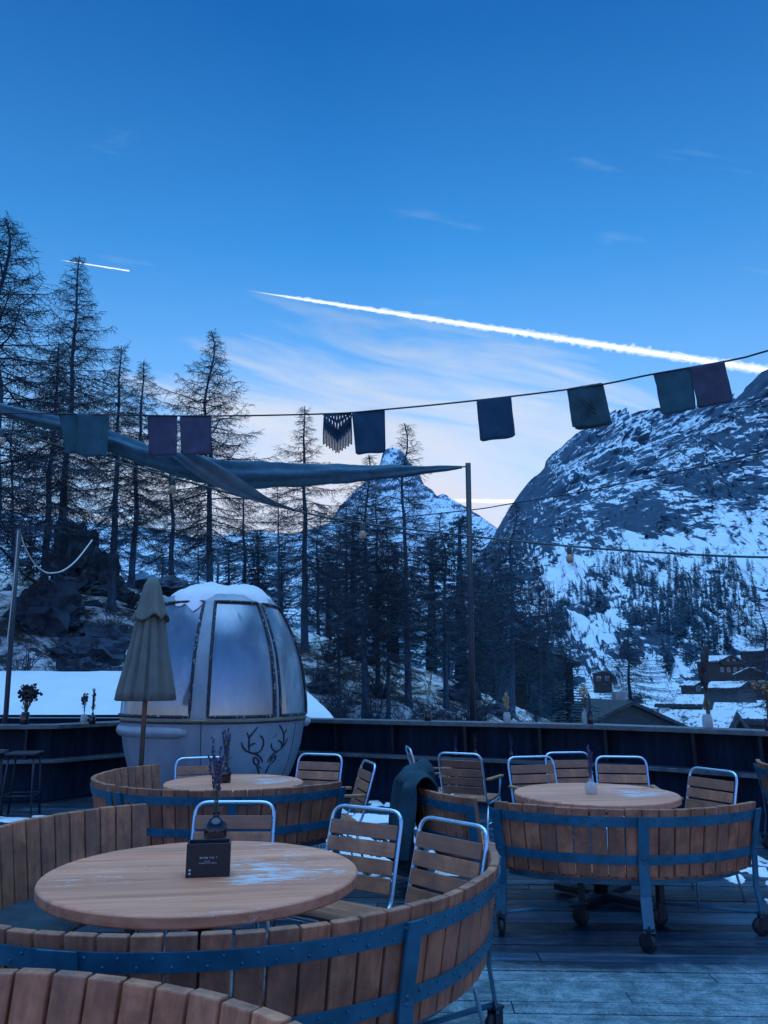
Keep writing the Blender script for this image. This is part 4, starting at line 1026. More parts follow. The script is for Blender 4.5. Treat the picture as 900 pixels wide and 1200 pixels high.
# antler emblem: strokes laid on the shell
def on_cabin(u, v):
    d = Vector(ray(u, v)).normalized(); o_ = Vector((0, 0, CAMZ)); t = 7.0
    while t < 14:
        p = o_ + d * t; q = math.hypot(p.x - GX, p.y - GY); th = math.atan2(p.x - GX, -(p.y - GY)) - GPHI
        if q <= grad(p.z) * (1 + .022 * math.cos(4 * (th - R(16)))) + .003: return p
        t += .004
    return None
STROKES = [[(365, 275), (375, 310), (400, 345), (440, 360), (490, 372), (525, 400), (540, 440)], [(440, 360), (500, 365), (535, 330), (548, 280), (540, 240), (515, 220)], [(430, 350), (425, 300), (430, 240), (410, 195)], [(430, 240), (460, 200), (500, 150)], [(430, 310), (450, 290), (482, 283)],
           [(490, 400), (466, 402), (462, 438), (490, 466), (512, 440), (490, 400)], [(490, 466), (500, 492), (510, 530)], [(505, 468), (528, 490)],
           [(575, 440), (590, 410), (620, 375), (660, 350), (700, 315), (725, 280), (742, 240)], [(655, 350), (622, 340), (607, 310), (610, 283)], [(690, 322), (696, 290), (682, 266), (662, 262)], [(700, 312), (710, 250), (710, 200), (690, 160), (675, 135)], [(710, 200), (725, 187), (730, 165)],
           [(600, 440), (610, 405), (646, 380), (640, 412), (606, 452)], [(600, 452), (575, 490), (560, 530)], [(628, 238), (633, 232)], [(641, 217), (648, 212)]]
b = MB()
for st in STROKES:
    pp = arc_path([(230 + x / 6.923, 830 + y / 6.923, 0) for x, y in st], 4, 4); q = [on_cabin(p.x, p.y) for p in pp]; q = [x for x in q if x is not None]
    if len(q) > 1: b.tube(q, [.011 if 0 < i < len(q) - 1 else .006 for i in range(len(q))], 6)
b.build('antler_emblem', M['seal'], root)

# ------------------------------------------------------------------ closed parasol
p = at(170, 822, 8.4); root = empty('parasol', (p.x, 8.4, 0), 0, 'closed greige canvas parasol standing in front of the gondola cabin', 'parasol')
def zrow(v): return at(170, v, 8.4).z
zt_, zv, zb_ = zrow(676), zrow(722), zrow(820)
b = MB(); n = 96
prof = [(.075, zv + .12), (.105, zv + .02), (.135, zv - .06), (.165, lerp(zv, zb_, .35)), (.208, lerp(zv, zb_, .65)), (.25, lerp(zv, zb_, .9)), (.262, zb_), (.24, zb_ - .01), (.18, zb_ + .05), (.05, zb_ + .10)]
def pleat(a, i):
    k = [0.03, .08, .13, .18, .19, .18, .17, .16, .1, .0][i]
    return 1 + 1.5 * k * (abs(math.sin(a * 5.5 + .6 * math.sin(a * 3) + i * .07)) - .6) + .35 * k * math.sin(a * 23 + 1 + i * .2) + .10 * math.sin(a * 2 + .6)
vs = []; 
b.lathe(prof, n, (0, 0, 0), True, False, pleat); b.build('canopy', M['canvas'], root)
b = MB(); prof = [(.012, zt_), (.045, zt_ - .015), (.085, zt_ - .09), (.105, zt_ - .2), (.135, zt_ - .34), (.165, zv + .0), (.172, zv - .035), (.155, zv + .01), (.09, zv + .1)]
def scal(a, i):
    k = [0, .02, .05, .09, .12, .13, .14, .13, 0][i]; return 1 + k * math.sin(a * 6 + 1 + .9 * math.sin(a * 2)) + .3 * k * math.sin(a * 17)
s_ = len(b.v); b.lathe(prof, n, (0, 0, 0), True, False, scal)
for idx in range(len(b.v)):
    x, y_, z = b.v[idx]
    if z < zv + .05: b.v[idx] = (x, y_, z + .035 * math.sin(math.atan2(y_, x) * 6 + 2.5 + 1.2 * math.sin(math.atan2(y_, x) * 2)))
b.build('top_flap', M['canvas'], root)
b = MB(); b.tube([(0, 0, .05), (0, 0, zt_ - .02)], .026, 10); b.build('pole', M['post_wood'], root)
b = MB(); b.lathe([(.30, 0), (.30, .05), (.05, .07), (.05, .22), (.01, .22)], 24); b.build('base_plate', M['darkmetal'], root)

# ------------------------------------------------------------------ circle benches, tables, chairs
def bench(cx, cy, Rr, a0, a1, label, group='curved stave benches around the tables', ztop=.80, zbot=.40, seat=True, pitch=.103, full=True, mid=True, covered=False):
    """quarter ring of upright staves held by two steel bands; angles in degrees"""
    root = empty('curved_bench', (cx, cy, 0), 0, label, 'bench', group)
    A0, A1 = R(a0), R(a1); n = max(3, round(Rr * (A1 - A0) / pitch)); lean = .07
    P = lambda a, r, z: Vector((math.cos(a) * r, math.sin(a) * r, z))
    b = MB()
    for k in range(n):
        s0 = A0 + (A1 - A0) * (k + .045) / n; s1 = A0 + (A1 - A0) * (k + .955) / n; dz = rnd(-.003, .003); dr = rnd(-.002, .002)
        ro, ri = Rr + dr, Rr - .038 + dr
        b.hexa([P(s0, ri - lean, zbot), P(s1, ri - lean, zbot), P(s1, ro - lean, zbot), P(s0, ro - lean, zbot), P(s0, ri, ztop + dz), P(s1, ri, ztop + dz), P(s1, ro, ztop + dz), P(s0, ro, ztop + dz)])
    b.build('backrest', M['stave'], root, .005)
    def band(z0, z1):
        m = MB(); rv = MB(); k = max(10, int((A1 - A0) * 14))
        for i in range(k):
            t0, t1 = lerp(A0, A1, i / k), lerp(A0, A1, (i + 1) / k); q = []
            for z in (z0, z1):
                ro = Rr - lean * (ztop - z) / (ztop - zbot)
                q += [P(t0, ro + .002, z), P(t1, ro + .002, z), P(t1, ro + .010, z), P(t0, ro + .010, z)]
            m.hexa(q)
        for i in range(n):
            for f in (.27, .73):
                a = A0 + (A1 - A0) * (i + f) / n; z = lerp(z0, z1, .28 if f < .5 else .72); ro = Rr - lean * (ztop - z) / (ztop - zbot) + .010
                m.tube([P(a, ro, z), P(a, ro + .004, z)], [.0065, .004], 6)
        return m
    band(ztop - .105, ztop - .045).build('upper_band', M['steel'], root)
    band(ztop - .325, ztop - .268).build('lower_band', M['steel'], root)
    angs = [A0 + .022, (A0 + A1) / 2, A1 - .022] if mid else [A0 + .022, A1 - .022]
    for a in angs:
        t = Vector((-math.sin(a), math.cos(a), 0)); wd = .033; m = MB()
        pr = [(ztop - .04, Rr + .012), (ztop - .30, Rr - lean * .75 + .012), (.30, Rr - lean * .9 + .014), (.11, Rr - .02)]
        for (z1, r1), (z0, r0) in zip(pr, pr[1:]):
            m.hexa([P(a, r0, z0) - t * wd, P(a, r0, z0) + t * wd, P(a, r0 + .012, z0) + t * wd, P(a, r0 + .012, z0) - t * wd, P(a, r1, z1) - t * wd, P(a, r1, z1) + t * wd, P(a, r1 + .012, z1) + t * wd, P(a, r1 + .012, z1) - t * wd])
        for z in (ztop - .06, ztop - .09, ztop - .285, ztop - .31):
            ro = Rr - lean * (ztop - z) / (ztop - zbot) + .022
            m.tube([P(a, ro, z), P(a, ro + .006, z)], [.011, .008], 6)
        m.build('post', M['steel'], root)
        caster(root, P(a, Rr - .02, 0), a)
    if full:
        for a in ((A0 * 2 + A1) / 3 - .12, (A0 + 2 * A1) / 3 + .12):
            m = MB(); m.box(P(a, Rr - .52, .25), (.04, .04, .32), Matrix.Rotation(a, 3, 'Z')); m.build('inner_leg', M['darkmetal'], root); caster(root, P(a, Rr - .52, 0), a + .6)
        for a, a2 in ((angs[0], (A0 * 2 + A1) / 3 - .12), (angs[-1], (A0 + 2 * A1) / 3 + .12)):
            m = MB(); m.tube([P(a, Rr - .03, .135), P(a2, Rr - .52, .135)], .02, 6, flat=.5); m.build('base_rail', M['steel'], root)
    if seat:
        b = MB(); ns = max(3, round((Rr - .3) * (A1 - A0) / .085))
        for k in range(ns):
            s0 = A0 + (A1 - A0) * (k + .05) / ns; s1 = A0 + (A1 - A0) * (k + .95) / ns; z = .41 + rnd(-.002, .002)
            b.hexa([P(s0, Rr - .56, z - .028), P(s1, Rr - .56, z - .028), P(s1, Rr - .095, z - .028), P(s0, Rr - .095, z - .028), P(s0, Rr - .56, z), P(s1, Rr - .56, z), P(s1, Rr - .095, z), P(s0, Rr - .095, z)])
        b.build('seat', M['stave'], root, .004)
        for rr in (Rr - .48, Rr - .18):
            b = MB(); k = 12
            for i in range(k):
                t0, t1 = lerp(A0, A1, i / k), lerp(A0, A1, (i + 1) / k)
                b.hexa([P(t0, rr, .34), P(t1, rr, .34), P(t1, rr + .03, .34), P(t0, rr + .03, .34), P(t0, rr, .378), P(t1, rr, .378), P(t1, rr + .03, .378), P(t0, rr + .03, .378)])
            b.build('seat_frame', M['steel'], root)
    return root
_wheel = None
def caster(root, p, a):
    f = MB()
    for s in (-1, 1): f.box((0, s * .022, .085), (.05, .006, .085))
    f.box((0, 0, .128), (.06, .06, .012)); f.tube([(0, 0, .128), (0, 0, .15)], .012, 8)
    cs = f.build('caster', M['darkmetal'], root, loc=(p.x, p.y, 0)); cs.rotation_euler = (0, 0, a + .7)
    w_ = MB(); w_.lathe([(.02, -.016), (.048, -.016), (.055, -.009), (.055, .009), (.048, .016), (.02, .016)], 18)
    w_.v = [(x - .012, z, y_ + .055) for x, y_, z in w_.v]; w_.build('wheel', M['black'], cs)

def table(cx, cy, rad, label, rz=0):
    root = empty('round_table', (cx, cy, 0), rz, label, 'table', 'round wooden terrace tables')
    b = MB(); prof = [(rad - .05, .70), (rad - .006, .70), (rad, .706), (rad, .742), (rad - .008, .75), (rad * .6, .7505), (.001, .751)]
    b.lathe(prof, 96, (0, 0, 0), False); o = b.build('tabletop', M['tabletop'], root, .003)
    b = MB(); b.lathe([(rad - .2, .66), (rad - .2, .699), (.01, .699)], 40, (0, 0, 0), False); b.build('top_support', M['darkmetal'], root)
    b = MB(); b.tube([(0, 0, .06), (0, 0, .67)], .05, 14); b.build('pedestal', M['darkmetal'], root)
    b = MB()
    for k in range(2): b.box((0, 0, .05), (rad * 1.25, .09, .05), Matrix.Rotation(R(45 + 90 * k), 3, 'Z'))
    b.build('cross_base', M['darkmetal'], root, .01)
    return root
T1, T2, T3 = (-.787, 3.67, .672), (1.573, 6.15, .60), (-1.237, 6.81, .568)
table(*T1, 'nearest round wooden table, with the black box and frost streaks')
table(*T2, 'round wooden table at right with a clear vase')
table(*T3, 'round wooden table in front of the gondola cabin', R(20))

bench(-.75, 3.86, 1.27, -100.5, 4, 'big stave bench in front of the nearest table, seen from its steel banded outer side')
bench(-.75, 3.86, 1.27, 200, 259.2, 'stave bench at the lower left joining the big banded bench', full=False, mid=False)
bench(-.74, 4.08, 1.31, 124.5, 196, 'stave bench at the left edge showing the inner side of its tall boards', ztop=.82)
bench(-1.04, 1.0, 1.27, 30, 128, 'cropped stave bench in the bottom left corner, inner side of its boards towards the viewer', ztop=.82)
bench(1.56, 6.24, 1.22, -134.5, -45.5, 'stave bench on casters in front of the right table')
bench(1.40, 6.36, 1.20, 158, 228, 'stave bench under the teal blanket left of the right table', full=False, mid=False)
bench(-1.28, 6.99, 1.12, 232, 329, 'stave bench in front of the table by the gondola cabin')
bench(-1.30, 7.02, 1.13, 138, 230, 'stave bench whose inner boards show left of the table by the gondola cabin', full=False)
pe = onz(889, 898, .82); bench(pe.x + 1.34, pe.y + .1, 1.2, 150, 235, 'stave bench end cut by the right edge', ztop=.82, full=False, mid=False)

CH = .89
def chair_proto(arms):
    root = empty('tube_chair'); hw = .222
    ring = arc_path([(-hw, -.24, .455), (hw, -.24, .455), (hw, .17, .425), (hw, .30, CH), (-hw, .30, CH), (-hw, .17, .425)], .075, 5, closed=True)
    b = MB(); b.tube(ring, .0102, 10, closed=True); b.build('tube_frame', M['tube'], root)
    b = MB()
    for k in range(8):
        y_ = -.205 + k * .048; z = lerp(.458, .43, (y_ + .24) / .41) + .016
        b.box((0, y_, z), (.425, .040, .013))
    b.build('seat', M['slat'], root, .003)
    b = MB()
    for k in range(4):
        z = .545 + k * .0815; yy = lerp(.17, .30, (z - .425) / (CH - .425)); b.box((0, yy - .016, z), (.425, .012, .072), Matrix.Rotation(-math.atan2(.13, CH - .425), 3, 'X'))
    b.build('backrest', M['slat'], root, .003)
    for sx in (-1, 1):
        for y0, y1 in ((-.19, -.23), (.12, .24)):
            l = MB(); l.tube([(sx * .214, y0, .44), (sx * .236, y1, .0)], .0095, 8); l.build('leg', M['tube'], root)
        l = MB(); l.tube([(sx * .226, -.205, .26), (sx * .226, .175, .25)], .008, 6); l.build('stretcher', M['tube'], root)
        if arms:
            l = MB(); l.box((sx * .245, .0, .655), (.042, .40, .022)); ar = l.build('armrest', M['armrest'], root, .006)
            l = MB(); l.tube([(sx * .236, -.17, .645), (sx * .226, -.16, .455)], .01, 8); l.build('arm_support', M['tube'], ar)
    return root
PLAIN = chair_proto(False); ARMS = chair_proto(True); cused = set()
def chair(u, v, face_deg, label, arms=False, z=CH, Y=None):
    """u,v: middle of the top tube; face_deg: heading of the sitter, 270 = towards the camera"""
    src = ARMS if arms else PLAIN
    if src.name in cused: o = copy_tree(src)
    else: o = src; cused.add(src.name)
    p = onz(u, v, z) if Y is None else at(u, v, Y); rz = R(face_deg + 90)
    off = Vector((0, .30, 0)); off.rotate(Euler((0, 0, rz)))
    o.location = (p.x - off.x, p.y - off.y, 0); o.rotation_euler = (0, 0, rz)
    return tag(o, label, 'chair', 'slatted tube chairs')
chair(276, 940, 270, 'slatted tube chair facing the viewer behind the nearest table')
chair(431, 947, 237, 'slatted tube chair at the right of the nearest table, its seat tucked under the top')
chair(532, 963, 222, 'slatted tube chair inside the right end of the big banded bench')
chair(236, 888, 290, 'slatted tube chair behind the dark vase in front of the gondola cabin')
chair(376, 884, 250, 'slatted tube chair at the right rear of the table by the gondola cabin')
chair(433, 893, 195, 'slatted tube chair seen edge on beside the parapet', True)
chair(478, 876, 5, 'slatted armchair seen from its side behind the teal blanket', True)
chair(538, 883, 62, 'slatted armchair seen from behind at the left of the right table', True)
chair(621, 887, 285, 'slatted tube chair facing the viewer behind the left half of the right table', True)
chair(664, 882, 280, 'slatted tube chair half hidden in the second row behind the right table')
chair(727, 887, 262, 'slatted tube chair facing the viewer behind the right half of the right table', True)
chair(836, 902, 207, 'slatted tube chair turned towards the right end of the right table', True)

# ------------------------------------------------------------------ blanket, cushion
def blanket():
    c = Vector((1.40, 6.36, 0)); Rr = 1.20; mb = MB(); n, m = 44, 48; vs = []
    for j in range(m + 1):
        s = j / m
        for i in range(n + 1):
            t = i / n; a = R(lerp(152, 204, t)); L = s * 1.22 - .30
            fold = math.sin(t * 15 + .8 * math.sin(s * 4)) + .5 * math.sin(t * 27 + 2 + s)
            if L < 0: r, z = Rr - .085 - .012 * fold * (-L * 3), .85 + L
            elif L < .16:
                q = L / .16; r = Rr - .075 + .16 * q; z = .83 + .07 * math.sin(PI * q) + .02 * fold * (1 - q)
            else:
                d = L - .16; r = Rr + .085 + fold * (.018 + .05 * min(1, d * 2)) + .03 * d; z = .83 - d * lerp(1.0, .62, smooth(t * 1.5 - .35)) - .05 * math.sin(t * 9) * d
            z += .014 * fbm(t * 5, s * 5, 2, 3)
            vs.append(c + Vector((math.cos(a) * r, math.sin(a) * r, max(z, .05))))
    mb.add(vs, [(j * (n + 1) + i, j * (n + 1) + i + 1, (j + 1) * (n + 1) + i + 1, (j + 1) * (n + 1) + i) for j in range(m) for i in range(n)], True)
    o = mb.build('blanket', M['blanket']); so_ = o.modifiers.new('Solidify', 'SOLIDIFY'); so_.thickness = .014
    sb = o.modifiers.new('Subsurf', 'SUBSURF'); sb.levels = 1; sb.render_levels = 1
    return tag(o, 'dark teal wool blanket hanging over the end of a stave bench', 'blanket')
blanket()
def cushion(cx, cy, Rr, a0, a1, label):
    mb = MB(); n, m = 30, 14; vs = []
    for lay in (0, 1):
        for j in range(m + 1):
            for i in range(n + 1):
                s, t = i / n, j / m; a = R(lerp(a0, a1, s)); r = lerp(Rr - .58, Rr - .12, t); e = min(1, 7 * min(s, 1 - s, t, 1 - t)) ** .5
                z = .412 + (.055 * e * (1 + .25 * fbm(s * 7, t * 4, 3, 4)) if lay else 0); vs.append((cx + math.cos(a) * r, cy + math.sin(a) * r, z))
    k = (n + 1) * (m + 1)
    fs = [(j * (n + 1) + i, j * (n + 1) + i + 1, (j + 1) * (n + 1) + i + 1, (j + 1) * (n + 1) + i) for j in range(m) for i in range(n)]
    mb.add(vs, fs + [tuple(x + k for x in f) for f in fs], True)
    return tag(mb.build('seat_pad', M['sheepskin']), label, 'cushion')
cushion(-.74, 4.08, 1.31, 150, 194, 'dark grey felt seat pad on the bench at the left edge')
cushion(-.84, 3.84, 1.29, 202, 250, 'dark grey felt seat pad on the bench left of the nearest table')

# ------------------------------------------------------------------ vases and flowers
GREEN = mat_plain('dry_stem', (.06, .09, .05), .8, 0, .4, 20); LAV = mat_plain('lavender_blossom', (.05, .045, .12), .9, 0, .5, 60); DRY = mat_plain('dry_pale_grass', (.42, .34, .20), .9, 0, .4, 50); DRYD = mat_plain('dark_seed_heads', (.030, .026, .034), .9, 0, .5, 50)
BUFF = mat_plain('rusty_dry_flower', (.22, .13, .07), .9, 0, .4, 40)
VPROF = {'bottle': [(.0, 0), (.036, 0), (.040, .01), (.040, .075), (.034, .098), (.015, .112), (.013, .135), (.016, .14), (.012, .14), (.010, .11), (.0, .10)],
         'round': [(.0, 0), (.038, 0), (.046, .012), (.05, .04), (.046, .07), (.03, .09), (.015, .098), (.0145, .118), (.018, .124), (.013, .124), (.012, .10), (.0, .09)],
         'jar': [(.0, 0), (.038, 0), (.041, .008), (.041, .085), (.034, .1), (.034, .112), (.030, .112), (.03, .1), (.037, .085), (.037, .012), (.0, .01)],
         'tall': [(.0, 0), (.033, 0), (.036, .01), (.036, .12), (.02, .15), (.014, .16), (.014, .19), (.018, .195), (.012, .195), (.01, .15), (.0, .14)]}
def vase(loc, style, glass, h, label, stems, sc=1.0, spread=.25, head='lav', seed=1, hm=None, fat=1.0):
    r_ = random.Random(seed); root = empty('flower_vase', loc, r_.uniform(0, 6), label, 'vase', None); root.scale = (sc, sc, sc)
    b = MB(); b.lathe(VPROF[style], 24, (0, 0, 0), True, False); b.build('bottle', glass, root)
    zt0 = VPROF[style][-4][1]; st = MB(); hd = MB()
    for k in range(stems):
        a = r_.uniform(0, 6.28); sp = r_.uniform(.1, 1) * spread; L = h * r_.uniform(.6, 1.05); pts = []
        for i in range(6):
            s = i / 5; pts.append(Vector((math.cos(a) * sp * L * s ** 1.5, math.sin(a) * sp * L * s ** 1.5, zt0 * .25 + (zt0 * .75 + L) * s)))
        vtube(st, pts, .0028, .0016)
        d = (pts[-1] - pts[-2]).normalized()
        if head == 'lav':
            for e in range(20):
                if e % 5 == 4: continue
                q = pts[-1] - d * e * .0075 * fat + Vector((r_.uniform(-1, 1), r_.uniform(-1, 1), 0)) * .006; hd.blob(q, r_.uniform(.0035, .0072) * fat, (1, 1, 1.3), .3, e, 1)
        elif head == 'grass':
            for e in range(60):
                q = pts[-1] - d * r_.uniform(0, .13); e_ = (d * 1.5 + Vector((r_.uniform(-1, 1), r_.uniform(-1, 1), r_.uniform(-.4, .6)))).normalized(); wv = e_.orthogonal() * .003; hd.add([q - wv, q + wv, q + e_ * r_.uniform(.02, .05) * fat], [(0, 1, 2)])
        elif head == 'ball':
            for e in range(9):
                q = pts[-1] + Vector((r_.uniform(-1, 1), r_.uniform(-1, 1), r_.uniform(-1.8, .6))) * .026 * fat; hd.blob(q, r_.uniform(.006, .013) * fat, (1, 1, 1), .3, e, 1)
        elif head == 'cattail':
            hd.tube([pts[-1] - d * .16, pts[-1] - d * .14, pts[-1] - d * .01, pts[-1]], [.005, .017, .017, .004], 8)
        for e in range(2 if head != 'cattail' else 1):
            i = r_.randrange(2, 5); q = pts[i]; e_ = Vector((r_.uniform(-1, 1), r_.uniform(-1, 1), 1.2)).normalized(); wv = e_.orthogonal() * .004; st.add([q, q + e_ * .03 + wv, q + e_ * .06, q + e_ * .03 - wv], [(0, 1, 2, 3)])
    st.build('stems', GREEN, root); hd.build('blossoms', hm or LAV, root); return root
p = onz(253, 985, .752); vase((p.x, p.y - .02, .752), 'round', M['brown_glass'], .31, 'round dark bottle with thin lavender stems on the nearest table', 8, 1.2, .34, 'lav', 4)
p = onz(264, 917, .752); vase((p.x, p.y, .752), 'bottle', M['brown_glass'], .24, 'square shouldered dark bottle with tall lavender on the table by the gondola cabin', 8, 1.12, .2, 'lav', 9, None, 1.2)
p = onz(693, 930, .752); vase((p.x, p.y, .752), 'round', M['clear_glass'], .24, 'small clear glass vase with a lavender bunch on the right table', 10, .9, .12, 'lav', 12, None, 1.2)
def on_rail(u, zt=1.05, off=.17):
    best = None
    for i in range(len(PAR) - 1):
        for k in range(60):
            t = k / 60; x = lerp(PAR[i][0], PAR[i + 1][0], t); y_ = lerp(PAR[i][1], PAR[i + 1][1], t) + off; r0 = ray(u, 850); uu = 450 + FPX * x / (y_ / r0[1])
            if best is None or abs(uu - u) < best[0]: best = (abs(uu - u), x, y_)
    return (best[1], best[2], zt)
vase(on_rail(501), 'jar', M['brown_glass'], .40, 'dark jar with pale feathery grass on the parapet right of the thick larch trunk', 6, 1.2, .12, 'grass', 21, DRY, 1.3)
vase(on_rail(594), 'jar', M['clear_glass'], .20, 'clear jar with short pale grass on the parapet right of the sail mast', 7, 1.15, .2, 'grass', 22, DRY)
vase(on_rail(685), 'tall', M['clear_glass'], .27, 'clear bottle with pale drooping flowers on the parapet', 8, 1.0, .34, 'ball', 23, DRY, 1.2)
vase(on_rail(692), 'tall', M['brown_glass'], .16, 'dark slim bottle beside the clear bottle with pale flowers', 3, 1.05, .1, 'lav', 24)
vase(on_rail(829), 'jar', M['clear_glass'], .58, 'clear jar with tall dark cattails and pale sprigs on the parapet at right', 8, 1.35, .10, 'cattail', 25, DRYD)
vase(on_rail(831, off=.24), 'jar', M['clear_glass'], .24, 'small jar with pale sprigs behind the tall cattails', 9, .9, .2, 'grass', 31, DRY)
vase(on_rail(898, off=.1), 'jar', M['brown_glass'], .40, 'jar of rusty dry flowers on the parapet at the right edge', 12, 1.1, .3, 'ball', 26, BUFF, 1.2)
for u_, lab, hm, sd_ in ((533, 'lavender jar on the inner ledge of the parapet behind the armchairs', LAV, 27), (556, 'pale dry grass jar on the inner ledge of the parapet', DRY, 28), (599, 'dark lavender jar on the inner ledge left of the second bracket', LAV, 29)):
    q = on_rail(u_, .60, .16); vase(q, 'jar', M['brown_glass'], .2, lab, 6, 1.0, .14, 'lav' if hm is LAV else 'grass', sd_, hm, 1.2)
vase((at(29, 846, 10.95).x, 10.95, 1.0), 'jar', M['brown_glass'], .24, 'dark jar with a bushy bunch of dry flowers at the left of the bar', 24, 1.45, .40, 'ball', 41, DRYD, 1.25)
vase((at(98, 846, 11.05).x, 11.05, 1.0), 'jar', M['clear_glass'], .25, 'clear jar with dark dry sprigs on the bar', 8, 1.15, .25, 'ball', 42, DRYD)
vase((at(108, 846, 11.0).x, 11.0, 1.0), 'bottle', M['brown_glass'], .30, 'small dark bottle with dark sprigs right of the clear jar on the bar', 8, 1.1, .12, 'lav', 43, DRYD, 1.4)

# black open box on the nearest table
BX0, BX1 = onz(217, 1029, .752), onz(269, 1027, .752)
cx_, cy_ = (BX0.x + BX1.x) / 2, (BX0.y + BX1.y) / 2; wd = (BX1 - BX0).length; rz = math.atan2(BX1.y - BX0.y, BX1.x - BX0.x)
BOXM = mat_plain('black_card', (.008, .008, .014), .45, 0, .3, 30, .02); WHITE = mat_plain('white_print', (.6, .6, .62), .7, 0, .1, 30, 0); PALE = mat_plain('bare_plywood_edge', (.24, .2, .18), .7, 0, .3, 20)
root = empty('menu_box', (cx_, cy_, .752), rz, 'small black open box with white lettering on the nearest table', 'box')
hgt = .132; dep = .105
b = MB(); th = .008
b.box((0, th / 2, hgt / 2), (wd, th, hgt)); b.box((0, dep - th / 2, hgt / 2), (wd, th, hgt)); b.box((-wd / 2 + th / 2, dep / 2, hgt / 2), (th, dep - 2 * th - .0004, hgt - .002)); b.box((wd / 2 - th / 2, dep / 2, hgt / 2), (th, dep - 2 * th - .0004, hgt - .002)); b.box((0, dep / 2, hgt - .03), (wd - 2 * th - .001, dep - 2 * th - .001, .01))
b.build('shell', BOXM, root, .0015)
b = MB(); r_ = random.Random(3)
def line(x0, x1, z, h):
    x = x0
    while x < x1:
        w_ = r_.uniform(.45, 1.0) * h
        if r_.random() < .14: x += h * .6; continue
        b.box((x + w_ / 2, -.0006, z + h / 2), (w_ * .22, .0012, h)); 
        if r_.random() < .8: b.box((x + w_ * .75, -.0007, z + h * r_.choice((.08, .5, .92))), (w_ * .6, .0012, h * .2))
        if r_.random() < .5: b.box((x + w_, -.0008, z + h * .45), (w_ * .2, .0012, h * .8))
        x += w_ * 1.45
line(-wd * .20, wd * .19, hgt * .555, .0065); line(-wd * .09, wd * .07, hgt * .46, .0042); line(-wd * .21, wd * .19, hgt * .405, .0040)
for dz in (.22, .12): b.lathe([(.0045, -.001), (.0045, .0), (.001, .0)], 10, (0, 0, 0)) if False else b.tube([(-wd * .41, -.0012, hgt * dz), (-wd * .41, .0, hgt * dz)], [.0042, .0042], 8)
b.build('lettering', WHITE, root)

# ------------------------------------------------------------------ mast, ropes, sail, pennants, lamps
p = at(548.5, 543, 11.9); mb = MB(); mb.tube([(p.x - .03, 11.9, -1.2), (p.x, 11.9, p.z)], .042, 12)
mast = tag(mb.build('sail_mast', M['darkmetal']), 'tall dark steel mast holding the end of the furled sail', 'mast')
mb = MB(); mb.tube([(p.x - .09, 11.88, p.z - .06), (p.x - .04, 11.88, p.z - .06)], .012, 6); mb.build('hook', M['darkmetal'], mast)
a, b_ = at(22, 620, 11.6), at(7, 836, 11.6); mb = MB(); mb.tube([(b_.x - .12, 11.6, -.5), b_, a], .036, 10); tag(mb.build('rope_pole', M['darkmetal']), 'dark leaning pole with a white rope at the left edge', 'pole')
ROPE = mat_plain('white_rope', (.55, .55, .52), .9, 0, .2, 60)
def curve_pts(ctrl, n=14):
    P = [at(*c) if not isinstance(c, Vector) else c for c in ctrl]; out = []
    for i in range(len(P) - 1):
        p0, p1, p2, p3 = P[max(i - 1, 0)], P[i], P[i + 1], P[min(i + 2, len(P) - 1)]
        for k in range(n):
            t = k / n; out.append(.5 * ((2 * p1) + (p2 - p0) * t + (2 * p0 - 5 * p1 + 4 * p2 - p3) * t * t + (3 * p1 - p0 - 3 * p2 + p3) * t ** 3))
    out.append(P[-1]); return out
mb = MB(); mb.tube(curve_pts([(22, 620, 11.6), (29, 641, 11.7), (40, 660, 11.9), (52, 670, 12.2), (62, 671.5, 12.5), (75, 668, 13), (90, 656, 13.6), (108, 633, 14.4)]), .012, 6); tag(mb.build('rope', ROPE), 'white rope sagging from the leaning pole towards the boulders', 'rope')
mb = MB(); mb.tube(curve_pts([(21, 622, 11.5), (18, 660, 11.5), (13, 710, 11.5), (8, 756, 11.5)]), .008, 6); tag(mb.build('cord', ROPE), 'thin white cord hanging down along the leaning pole', 'cord')
CABLE = mat_plain('dark_cable', (.02, .024, .035), .7, 0, .2, 40); GCABLE = mat_plain('green_lamp_cable', (.035, .075, .075), .6, 0, .2, 40)
LINE = [(-160, 486, 10.6), (-40, 484, 10.2), (70, 485, 9.8), (230, 487.5, 9.3), (380, 485, 8.8), (450, 480, 8.5), (560, 469, 8.2), (690, 453, 7.7), (765, 438.5, 7.4), (860, 421.5, 7.1), (900, 411, 6.9), (1050, 370, 6.4), (1200, 325, 6.0)]
mb = MB(); mb.tube(curve_pts(LINE), .010, 6); tag(mb.build('pennant_line', CABLE), 'dark line strung across the terrace that carries the cloth pennants', 'cable')
LAMPL = [(-120, 470, 9.6), (0, 503, 10), (100, 531, 10.4), (203, 560, 10.7), (345, 598, 11), (425, 613, 11), (548, 628, 11), (667, 640, 10.4), (780, 648, 9.8), (900, 653, 9), (1100, 652, 8)]
mb = MB(); mb.tube(curve_pts(LAMPL), .014, 6); tag(mb.build('lamp_cable', GCABLE), 'green lamp cable sagging across the picture behind the sail mast', 'cable')
mb = MB(); mb.tube(curve_pts([(300, 612, 13), (420, 610, 12.8), (548, 598, 12.4), (600, 590, 12), (703, 572, 11), (900, 529, 9), (1050, 490, 8)]), .009, 6); tag(mb.build('stay_cable', CABLE), 'thin dark stay cable rising from the mast to the right edge', 'cable')
BULB = mat_plain('milky_bulb', (.42, .32, .22), .25, 0, .2, 8, 0)
